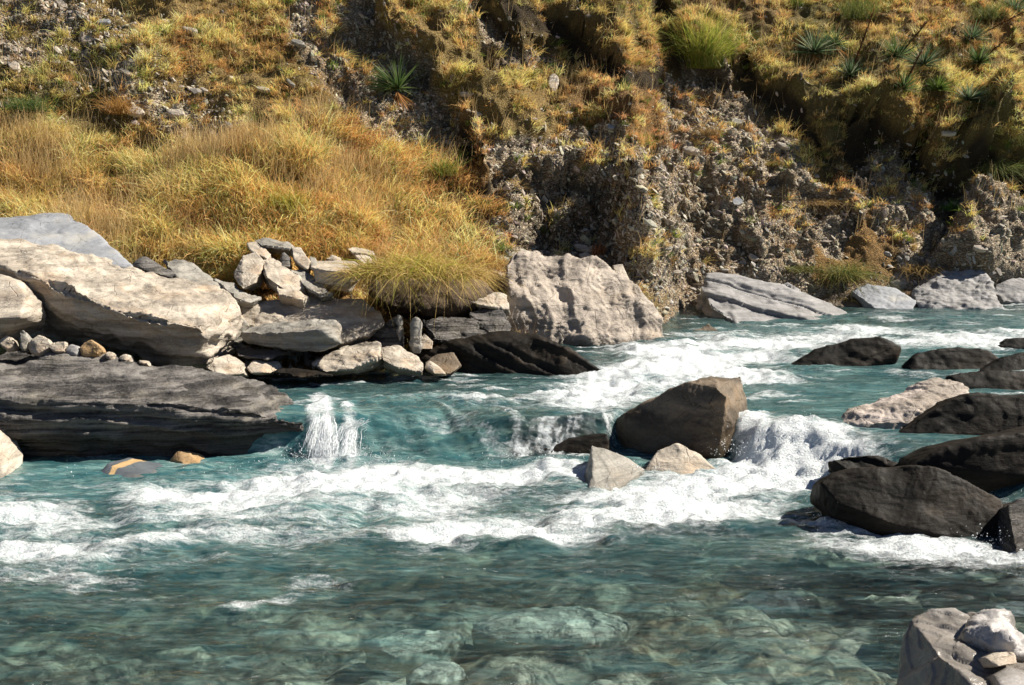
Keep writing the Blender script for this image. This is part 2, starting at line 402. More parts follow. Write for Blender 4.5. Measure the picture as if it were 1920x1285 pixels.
hh = m.math('ADD', m.math('MULTIPLY', f2, 0.7), m.math('MULTIPLY', m.ramp(vd, 0, .2), 0.5))
bp = m.n('ShaderNodeBump', {'Strength': 0.9, 'Distance': 0.05, 'Height': hh}).outputs[0]
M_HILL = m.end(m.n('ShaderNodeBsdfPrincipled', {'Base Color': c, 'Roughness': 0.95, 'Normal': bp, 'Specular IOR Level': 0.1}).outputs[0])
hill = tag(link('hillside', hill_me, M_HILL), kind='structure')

BV = BVHTree.FromPolygons([tuple(v) for v in hv[::1].tolist()], grid_faces(len(xs), len(ts)).tolist())
CAMV = Vector((0, 0, CAM_Z))
def hit(px, py):
    d = (P(px, py, 10) - CAMV).normalized()
    loc, nrm, idx, dist = BV.ray_cast(CAMV, d)
    return loc if loc else P(px, py, 20)

# ------------------------------------------------------------------ river bed
xb = axis(-28, 32, -7, 9, 0.06, 1.0); yb = axis(-14, 26, 3.5, 18, 0.06, 1.0)
Xb, Yb = np.meshgrid(xb, yb); xx = Xb.ravel(); yy = Yb.ravel()
q = np.stack([xx, yy, 0 * xx], 1)
depth = 0.34 + 0.12 * fbm(q * 0.5, 3, 41) + 0.13 * fbm(q * 2.0, 4, 43)
depth = depth + 0.14 * sstep(1.5, -3, xx)
depth = depth - 0.5 * sstep(5.0, 2.0, yy) * sstep(-6, 6, xx * 1.0 + 3) - 1.2 * sstep(3.0, -2.0, yy)
zb = zwater(xx, yy) - depth + 0.05 * fbm(q * 5, 3, 45, billow=True)
m = N('river_bed')
pos = m.pos()
warp = m.n('ShaderNodeVectorMath', {0: pos, 1: m.n('ShaderNodeVectorMath', {0: m.noise(pos, 2.2, 4, 0.6).outputs['Color'], 1: (0.25, 0.15, 0)}, operation='MULTIPLY').outputs[0]}, operation='ADD').outputs[0]
vo = m.n('ShaderNodeTexVoronoi', {'Vector': m.mapping(warp, scale=(0.8, 1.1, 1)), 'Scale': 2.6, 'Randomness': 1.0})
ve = m.n('ShaderNodeTexVoronoi', {'Vector': m.mapping(warp, scale=(0.8, 1.1, 1)), 'Scale': 2.6}, feature='DISTANCE_TO_EDGE').outputs[0]
vr = m.n('ShaderNodeSeparateColor', {0: vo.outputs['Color']})
v2 = m.n('ShaderNodeTexVoronoi', {'Vector': warp, 'Scale': 11.0})
v2c = m.n('ShaderNodeSeparateColor', {0: v2.outputs['Color']}).outputs[1]
c = m.mix(vr.outputs[0], (0.05, 0.05, 0.045), (0.78, 0.70, 0.54))
c = m.mix(m.ramp(vr.outputs[1], 0.6, 0.8, 0, 0.7), c, (0.26, 0.17, 0.08))
c = m.mix(m.ramp(v2c, 0.3, 0.9, 0, 0.6), c, (0.33, 0.32, 0.24))
c = m.mix(m.ramp(ve, 0, 0.10, 0.85, 0), c, (0.03, 0.03, 0.022))
c = m.mix(m.ramp(m.noise(pos, 14, 5, .7).outputs[0], 0.45, 0.7, 0, .4), c, (0.07, 0.06, 0.04))
bp = m.n('ShaderNodeBump', {'Strength': 0.6, 'Distance': 0.08, 'Height': ve}).outputs[0]
M_BED = m.end(m.n('ShaderNodeBsdfPrincipled', {'Base Color': c, 'Roughness': 0.8, 'Normal': bp}).outputs[0])
tag(link('river_bed', np_mesh('river_bed', np.stack([xx, yy, zb], 1), grid_faces(len(xb), len(yb))), M_BED), kind='structure')

# ------------------------------------------------------------------ water
xw = axis(-26, 30, -6.2, 8.6, 0.026, 0.8)
yl = [3.8]
while yl[-1] < 19.0: yl.append(yl[-1] * 1.0026)
yw = np.concatenate([np.arange(-3, 3.8, 0.3), yl, [19.6, 20.3, 21.2, 22.5, 24]])
Xw, Yw = np.meshgrid(xw, yw); xx = Xw.ravel(); yy = Yw.ravel()
zz = zwater(xx, yy)
FOAM = [  # traced streaks of white water: pixels in the photo, water level there, half width in metres, strength
    ([(560, 890), (700, 893), (860, 900), (1080, 888)], 0, .36, 1.15),
    ([(560, 915), (700, 930), (820, 925)], 0, .42, 1.0),
    ([(300, 935), (420, 915), (560, 905), (640, 890)], 0, .35, 1.0),
    ([(120, 990), (300, 965), (480, 945), (640, 935)], 0, .38, .8),
    ([(-40, 960), (120, 950), (230, 930)], 0, .16, .5),
    ([(-60, 1020), (60, 1035), (180, 1040), (320, 1010)], 0, .22, .62),
    ([(-60, 970), (80, 975), (260, 975)], 0, .18, .75),
    ([(400, 985), (560, 985), (700, 975), (800, 960)], 0, .3, .62),
    ([(800, 1000), (860, 995), (1000, 1000)], 0, .22, .8),
    ([(850, 1000), (1050, 995), (1200, 975), (1330, 960), (1440, 935)], 0, .3, .98),
    ([(1110, 960), (1220, 930), (1330, 915), (1430, 890), (1500, 870)], 0, .34, 1.1),
    ([(1290, 905), (1400, 900), (1540, 880)], .05, .4, .9),
    ([(1370, 850), (1460, 838), (1540, 838)], .15, .24, 1.1),
    ([(1412, 800), (1406, 830), (1392, 862)], .2, .14, 1.2),
    ([(1440, 960), (1500, 930), (1540, 905)], 0, .22, .6),
    ([(1470, 965), (1560, 985), (1680, 1005), (1780, 1030), (1900, 1050)], 0, .17, 1.0),
    ([(1560, 1010), (1700, 1035), (1850, 1062)], 0, .2, .6),
    ([(1600, 895), (1730, 900), (1860, 930), (1930, 960)], .12, .14, .55),
    ([(0, 1085), (120, 1075), (240, 1090)], 0, .12, .4),
    ([(140, 1100), (260, 1060), (400, 1045)], 0, .10, .4),
    ([(560, 1095), (600, 1090), (640, 1100)], 0, .08, .5),
    ([(450, 1140), (520, 1130), (560, 1110)], 0, .07, .4),
    ([(1100, 730), (1180, 705), (1300, 690), (1420, 690)], .40, .45, 1.0),
    ([(1160, 690), (1280, 665), (1400, 655), (1460, 650)], .45, .45, 1.0),
    ([(1240, 645), (1350, 632), (1480, 632), (1620, 622)], .5, .45, 1.1),
    ([(880, 742), (980, 738), (1100, 728), (1200, 722)], .36, .2, .75),
    ([(720, 745), (800, 740), (900, 738)], .34, .12, .4),
    ([(1600, 612), (1700, 618), (1800, 625), (1930, 622)], .52, .45, 1.0),
    ([(1640, 640), (1760, 640), (1860, 640)], .47, .25, .7),
    ([(1690, 690), (1800, 700), (1930, 692)], .38, .15, .5),
    ([(1420, 735), (1500, 720), (1560, 715)], .36, .12, .35),
    ([(1230, 760), (1300, 745), (1380, 740)], .34, .1, .3),
    ([(560, 872), (620, 868), (700, 872)], .05, .16, 1.2),
    ([(590, 800), (595, 835), (600, 866)], .12, .06, 1.0),
    ([(595, 770), (612, 800), (614, 850)], .15, .06, 1.0),
    ([(650, 790), (660, 830), (650, 860)], .15, .05, .8),
]
foam = np.zeros(len(xx))
for pts, zl, r, s in FOAM:
    wp = [tuple(PZ(a, b, zl)[:2]) for a, b in pts]
    d, _, _ = poly_sd(xx, yy, wp); r = r * 1.25
    foam = np.maximum(foam, s * np.exp(-(d / r) ** 2 * 0.9))
pn = np.stack([xx * 1.0, yy * 1.7, 0 * xx], 1)
fl = fbm(np.stack([xx * 0.9 + 0.5 * yy, yy * 2.6 - 0.25 * xx, 0 * xx], 1) * 1.3, 5, 51)
fm = fbm(pn * 5.5, 4, 53)
foam0 = foam.copy()
foam = np.clip(foam * (1 + 0.75 * fl) + 0.30 * fl * sstep(0.1, .5, foam) + 0.22 * fm * sstep(0.1, .6, foam), 0, 1.3)
# thin foam lace everywhere the current breaks
foam = np.maximum(foam, 0.5 * sstep(0.2, 0.55, fl) * interp(xx, [(-6, .9), (0, .7), (1.5, .3), (3, .25)]) * sstep(5.6, 7.2, yy))
foam = np.maximum(foam, 0.62 * sstep(0.16, 0.5, fbm(np.stack([xx * 0.7 + .4 * yy, yy * 3.4 - .3 * xx, 0 * xx], 1) * 2.2, 5, 57)) * sstep(10.1, 11, yy))
# curtain over the sill rock left of the centre boulder
s1 = yy - interp(xx, YD)
cur = sstep(-0.15, 0.05, xx) * sstep(1.0, 0.85, xx) * sstep(-0.32, -0.1, s1) * sstep(0.2, 0.06, s1)
stripe = fbm(np.stack([xx * 15 + 1.5 * fm, yy * 4.5, 0 * xx], 1), 5, 61, gain=.75) + .35 * fm
foam = foam * (1 - cur) + cur * (0.42 + 1.3 * stripe)
tong = sstep(-1.75, -1.4, xx) * sstep(0.35, 0.0, xx) * sstep(-.35, -.1, s1) * sstep(1.3, .5, s1)
tst = fbm(np.stack([(xx + .55 * s1) * 9, s1 * 1.6, 0 * xx], 1), 4, 63)
foam = np.maximum(foam, tong * .5 * sstep(.12, .5, tst))
# waves
w1 = fbm(np.stack([xx * 0.8 + yy * .3, yy * 1.5, 0 * xx], 1) * 1.2, 3, 71)
w2 = fbm(np.stack([xx * 0.8 + yy * .4, yy * 2.0 - .2 * xx, 0 * xx], 1) * 3.6, 4, 73)
w3 = fbm(np.stack([xx, yy * 1.6, 0 * xx], 1) * 12, 3, 75)
bil = fbm(np.stack([xx, yy * 1.15, 0 * xx], 1) * 6, 5, 77, gain=.62, billow=True)
rip = np.clip(0.5 + foam0, 0, 1) * interp(yy, [(4, 1.0), (9, 1), (18, 1.2)])
calm = interp(xx, [(-2, 1.0), (1.0, .8), (3, .55)])
zz = zz + 0.030 * w1 * rip + 0.055 * w2 * rip * calm + 0.013 * w3 * (0.5 + foam0) + 0.03 * tong * tst + np.clip(foam, 0, 1) * (0.02 + 0.04 * bil)
zz = zz + np.clip(foam0, 0, 1) * 0.11 * fbm(np.stack([xx, yy, 0 * xx], 1) * 2.0, 3, 79)
turb = interp(yy, [(4, .05), (6.3, .09), (7.3, .24), (8.4, .52), (9.5, .62), (10.6, .62), (12, .6), (18, .55)])
turb = turb + 0.24 * sstep(0.2, -2.4, xx) * sstep(5, 7.5, yy) - 0.28 * sstep(1.2, 3.5, xx) * sstep(9, 7, yy)
edge = sstep(0.1, 2.2, yshore(xx) - yy)
turb = np.clip(turb * (0.3 + 0.7 * edge) * (1 + .5 * w1) * (1 - .75 * cur) * (1 - .1 * tong), 0.04, 0.9)
water_me = np_mesh('water', np.stack([xx, yy, zz], 1), grid_faces(len(xw), len(yw)), True, None, dict(foam=foam, turb=turb))
m = N('river_water')
pos = m.pos()
fo = m.n('ShaderNodeAttribute', attribute_name='foam').outputs['Fac']
tu = m.n('ShaderNodeAttribute', attribute_name='turb').outputs['Fac']
str_ = m.mapping(pos, rot=(0, 0, 0.25), scale=(1.0, 2.4, 1.4))
na = m.noise(str_, 9, 6, 0.7, 0.4).outputs[0]
nb = m.noise(pos, 60, 4, 0.7).outputs[0]
nc = m.noise(str_, 26, 5, 0.65, 0.6).outputs[0]
sk2_ = m.noise(m.mapping(pos, rot=(0, 0, 0.2), scale=(0.5, 3.4, 1)), 6.0, 6, .7, .6).outputs[0]
fac = m.math('ADD', fo, m.math('ADD', m.math('MULTIPLY', m.math('SUBTRACT', na, .5), 1.5), m.math('MULTIPLY', m.math('SUBTRACT', nb, .5), 0.3)))
fac = m.math('ADD', fac, m.math('MULTIPLY', m.math('SUBTRACT', sk2_, .5), 0.9))
fac = m.ramp(fac, 0.15, 1.10)
gm = m.ramp(m.noise(str_, 1.1, 5, .65, .5).outputs[0], .5, .68)
wl = m.noise(m.mapping(pos, rot=(0, 0, 0.15), scale=(.8, 2.6, 1)), 3.2, 3, .5, .6).outputs[0]
hw = m.math('ADD', m.math('MULTIPLY', wl, 2.2), m.math('MULTIPLY', na, 0.9))
hw = m.math('ADD', hw, m.math('MULTIPLY', gm, m.math('ADD', m.math('MULTIPLY', m.math('MULTIPLY', nc, 0.9), m.math('ADD', tu, .15)), m.math('MULTIPLY', nb, m.math('MULTIPLY', tu, .2)))))
bst = m.math('ADD', m.math('MULTIPLY', gm, 0.6), m.math('MULTIPLY', fo, .4), True)
bw = m.n('ShaderNodeBump', {'Strength': m.math('ADD', .4, m.math('MULTIPLY', bst, .6)), 'Distance': m.math('ADD', .035, m.math('MULTIPLY', bst, .06)), 'Height': hw}).outputs[0]
sk = m.noise(m.mapping(pos, rot=(0, 0, 0.3), scale=(0.55, 2.2, 1)), 2.4, 6, .68, 1.2).outputs[0]
sk2 = m.noise(m.mapping(pos, rot=(0, 0, -0.15), scale=(0.6, 3.0, 1)), 7.0, 5, .7, .8).outputs[0]
tu = m.math('ADD', tu, m.math('ADD', m.ramp(sk, .45, .7, 0, .30), m.ramp(sk2, .5, .72, 0, .22)), True)
tint = m.mix(tu, (0.84, 0.96, 0.985), (0.45, 0.80, 0.76))
teal = m.mix(m.math('MULTIPLY', m.ramp(sk2, .35, .65), m.ramp(m.noise(str_, 1.6, 4, .6).outputs[0], .3, .6)), (0.035, 0.12, 0.135), (0.19, 0.31, 0.29))
body = m.n('ShaderNodeMixShader', {0: tu, 1: m.n('ShaderNodeBsdfTransparent', {0: tint}).outputs[0], 2: m.n('ShaderNodeBsdfDiffuse', {0: teal, 'Normal': bw}).outputs[0]}).outputs[0]
fr = m.n('ShaderNodeFresnel', {'IOR': 1.33, 'Normal': bw}).outputs[0]
gl = m.n('ShaderNodeBsdfGlossy', {0: (1, 1, 1, 1), 1: 0.12, 'Normal': bw}).outputs[0]
surf = m.n('ShaderNodeMixShader', {0: fr, 1: body, 2: gl}).outputs[0]
bf = m.n('ShaderNodeBump', {'Strength': 0.7, 'Distance': 0.03, 'Height': m.math('ADD', nb, m.math('MULTIPLY', na, 1.0))}).outputs[0]
fcol = m.mix(m.ramp(nb, .3, .6), (0.42, 0.52, 0.54), (0.80, 0.82, 0.83))
fs = m.n('ShaderNodeBsdfPrincipled', {'Base Color': fcol, 'Roughness': 0.35, 'Normal': bf, 'Specular IOR Level': 0.5}).outputs[0]
M_WATER = m.end(m.n('ShaderNodeMixShader', {0: fac, 1: surf, 2: fs}).outputs[0])
tag(link('water', water_me, M_WATER), kind='structure')

# ------------------------------------------------------------------ rocks
def rock(name, label, cat, mat, pts, ext=((0, .5, -.14),), down=0.0, vox=0.022, beds=(0.02, 9.0, (0.25, 0, 1)), rough=(0.03, 0.014), seed=0, group=None, smooth=1, flat=1.0, groove=None, facet=None):
    """solid from control points (x pixel, y pixel, distance) and the same points pushed back by ext;
    the hull is re-meshed and weathered with bedding ledges and noise"""
    ym = sum(p[2] for p in pts) / len(pts)
    W = [P(p[0], p[1], ym + (p[2] - ym) * flat) for p in pts]
    allp = list(W)
    for e in ext:
        c = sum(W, Vector()) / len(W)
        allp += [c + (p - c) * 0.93 + Vector(e) for p in W]
    if down: allp += [p + Vector((0, 0.05, -down)) for p in list(allp)]
    cen = sum(allp, Vector()) / len(allp)
    bm = bmesh.new()
    for p in allp: bm.verts.new(p - cen)
    r = bmesh.ops.convex_hull(bm, input=bm.verts)
    bmesh.ops.delete(bm, geom=[g for g in r['geom_interior'] if isinstance(g, bmesh.types.BMVert)], context='VERTS')
    me = bpy.data.meshes.new(name); bm.to_mesh(me); bm.free()
    o = bpy.data.objects.new(name, me)
    COL.objects.link(o)
    md = o.modifiers.new('r', 'REMESH'); md.mode = 'VOXEL'; md.voxel_size = vox
    dg = bpy.context.evaluated_depsgraph_get()
    me2 = bpy.data.meshes.new_from_object(o.evaluated_get(dg)); o.modifiers.clear()
    nvv = len(me2.vertices)
    co = np.empty(nvv * 3, np.float32); me2.vertices.foreach_get('co', co); co = co.reshape(-1, 3).astype(float)
    ed = np.empty(len(me2.edges) * 2, np.int32); me2.edges.foreach_get('vertices', ed); ed = ed.reshape(-1, 2)
    def lap(c, k):
        deg = np.bincount(ed.ravel(), minlength=nvv)[:, None]
        for _ in range(k):
            s = np.zeros_like(c)
            for j in range(3):
                s[:, j] = np.bincount(ed[:, 0], c[ed[:, 1], j], nvv) + np.bincount(ed[:, 1], c[ed[:, 0], j], nvv)
            c = s / np.maximum(deg, 1)
        return c
    co = lap(co, smooth)
    me2.vertices.foreach_set('co', co.astype(np.float32).ravel()); me2.update()
    nr = np.empty(nvv * 3, np.float32); me2.vertex_normals.foreach_get('vector', nr); nr = nr.reshape(-1, 3).astype(float)
    a, fq, dr = beds
    dr = np.array(dr, float); dr /= np.linalg.norm(dr)
    sd = seed * 13 + 5
    big = fbm(co * 1.9 + seed, 4, sd)
    s = co @ dr * fq + big * 1.1 + fbm(co * 5 + seed, 2, sd + 50) * 0.25
    lay = vnoise(np.stack([s, 0.4 * big, 0 * s], 1), sd + 7)
    lay2 = vnoise(np.stack([s * 2.7, 0.6 * big, 0 * s], 1), sd + 8)
    side = 1 - np.abs(nr @ dr) * 0.75
    d = a * (np.tanh(lay * 4) * 0.7 + lay2 * 0.5) * side * 1.3
    d += rough[0] * big * 1.5 + rough[1] * fbm(co * 9 + seed, 4, sd + 3, gain=.6)
    blk = np.floor(vnoise((co @ ROT.T) * 3.2 + seed, sd + 9) * 2.5) / 2.5
    d += rough[0] * 0.7 * blk
    if facet:
        wv = (co @ ROT.T) * facet[1] + fbm(co * 2.5, 2, sd + 90)[:, None] * .5
        d += facet[0] * (np.floor(vnoise(wv, sd + 91) * 4) / 4 + .5 * np.floor(vnoise(wv * 2.1, sd + 92) * 4) / 4)
    if groove:
        ga, gf, gd, gw = groove
        gd = np.array(gd, float); gd /= np.linalg.norm(gd)
        s = co @ gd * gf + 0.5 * big
        g1 = vnoise(np.stack([s, 0.3 * big + 0 * s, 0 * s + co[:, 0] * .3], 1), sd + 70)
        d -= ga * np.exp(-(g1 / gw) ** 2)
        d += ga * .5 * np.tanh(g1 * 6)
    co = co + nr * d[:, None]
    me2.vertices.foreach_set('co', co.astype(np.float32).ravel())
    me2.polygons.foreach_set('use_smooth', np.ones(len(me2.polygons), bool)); me2.update()
    me2.materials.clear(); me2.materials.append(MT[mat])
    o.data = me2; bpy.data.meshes.remove(me)
    o.location = cen
    me2.name = name
    return tag(o, label, cat, group)

# --- left bank, large
rock('boulder', 'long dark layered boulder along the left water edge below the huge pale boulder', 'boulder', 'dark',
     [(-420, 655, 11.6), (180, 655, 11.35), (330, 682, 11.3), (450, 706, 11.2), (540, 738, 10.9), (595, 772, 10.6), (615, 800, 10.4), (-420, 740, 9.9), (60, 742, 9.95), (300, 748, 9.9), (440, 765, 9.95), (575, 795, 10.1),
      (-300, 800, 9.8), (300, 800, 9.85), (565, 850, 10.2), (400, 870, 10.0), (20, 860, 10.1), (-400, 880, 10.0), (560, 890, 10.5)], ext=((0, .5, -.3),), vox=.022, beds=(.05, 15, (.14, -.15, 1)), rough=(.03, .02), facet=(.045, 2.6), groove=(.03, 5.0, (.14, -.15, 1), .07), seed=1)
rock('boulder', 'huge pale boulder at left with sunlit top and dark overhanging underside', 'boulder', 'pale',
     [(-80, 440, 13.2), (50, 452, 13.1), (150, 478, 13.1), (300, 505, 13.0), (415, 540, 12.7), (433, 575, 12.3), (-60, 475, 12.3), (60, 512, 11.8), (130, 548, 11.5), (220, 588, 11.25), (310, 606, 11.2), (385, 616, 11.4), (425, 622, 11.9),
      (60, 628, 12.6), (200, 655, 12.25), (330, 682, 11.95), (380, 680, 11.9), (403, 664, 12.1)], ext=((0, .7, -.25),), vox=.02, beds=(.06, 9, (.3, -.3, 1)), rough=(.04, .024), facet=(.035, 2.5), groove=(.05, 2.4, (.35, -.2, 1), .06), seed=2)
rock('boulder', 'white banded boulder cut by the left edge of the picture, beside the huge overhanging one', 'boulder', 'pale',
     [(-160, 500, 12.0), (0, 512, 11.7), (30, 522, 11.6), (47, 548, 11.3), (61, 588, 11.3), (40, 596, 11.0), (-160, 600, 10.8), (0, 632, 11.2), (50, 612, 11.4), (-160, 640, 11.2)], ext=((0, .4, -.1),), vox=.02, beds=(.012, 16, (0, 0, 1)), rough=(.02, .01), seed=3)
rock('rock_slab', 'flat blue-grey slab at far left, below the straw grass and above the pale overhanging boulder', 'rock slab', 'blue',
     [(-160, 412, 14.7), (0, 408, 14.6), (92, 404, 14.5), (132, 400, 14.4), (172, 430, 14.0), (215, 465, 13.6), (250, 500, 13.1), (100, 492, 12.9), (-160, 470, 12.9)], ext=((0, .1, -.3),), vox=.024, beds=(.012, 8, (.2, -.3, 1)), rough=(.03, .008), seed=4)
rock('stone', 'pale rock tip at the left picture edge, in the shallows below the dark layered boulder', 'stone', 'pale',
     [(-90, 800, 9.6), (-20, 803, 9.6), (-8, 820, 9.5), (8, 850, 9.4), (6, 890, 9.2), (-90, 930, 9.0), (0, 930, 9.2)], ext=((0, .4, -.1),), vox=.015, beds=(.008, 9, (1, 0, 1)), rough=(.015, .01), seed=5)
rock('stone', 'low blue-grey stone with an orange vein, half washed by foam under the dark layered boulder', 'stone', 'veined',
     [(165, 905, 9.3), (200, 868, 9.5), (240, 857, 9.7), (300, 866, 9.7), (335, 880, 9.6), (300, 905, 9.1), (215, 935, 8.9), (175, 940, 8.95)], ext=((0, .3, -.2),), down=.12, vox=.014, beds=(.004, 5, (0, 0, 1)), rough=(.014, .006), seed=6)
rock('stone', 'small orange stone against the foot of the dark layered boulder, above the veined stone', 'stone', 'orange',
     [(318, 862, 9.8), (335, 846, 9.85), (370, 848, 9.9), (395, 860, 9.9), (390, 872, 9.75), (345, 876, 9.65)], ext=((0, .2, -.08),), down=.1, vox=.011, beds=(.008, 9, (0, 0, 1)), rough=(.02, .012), seed=7)

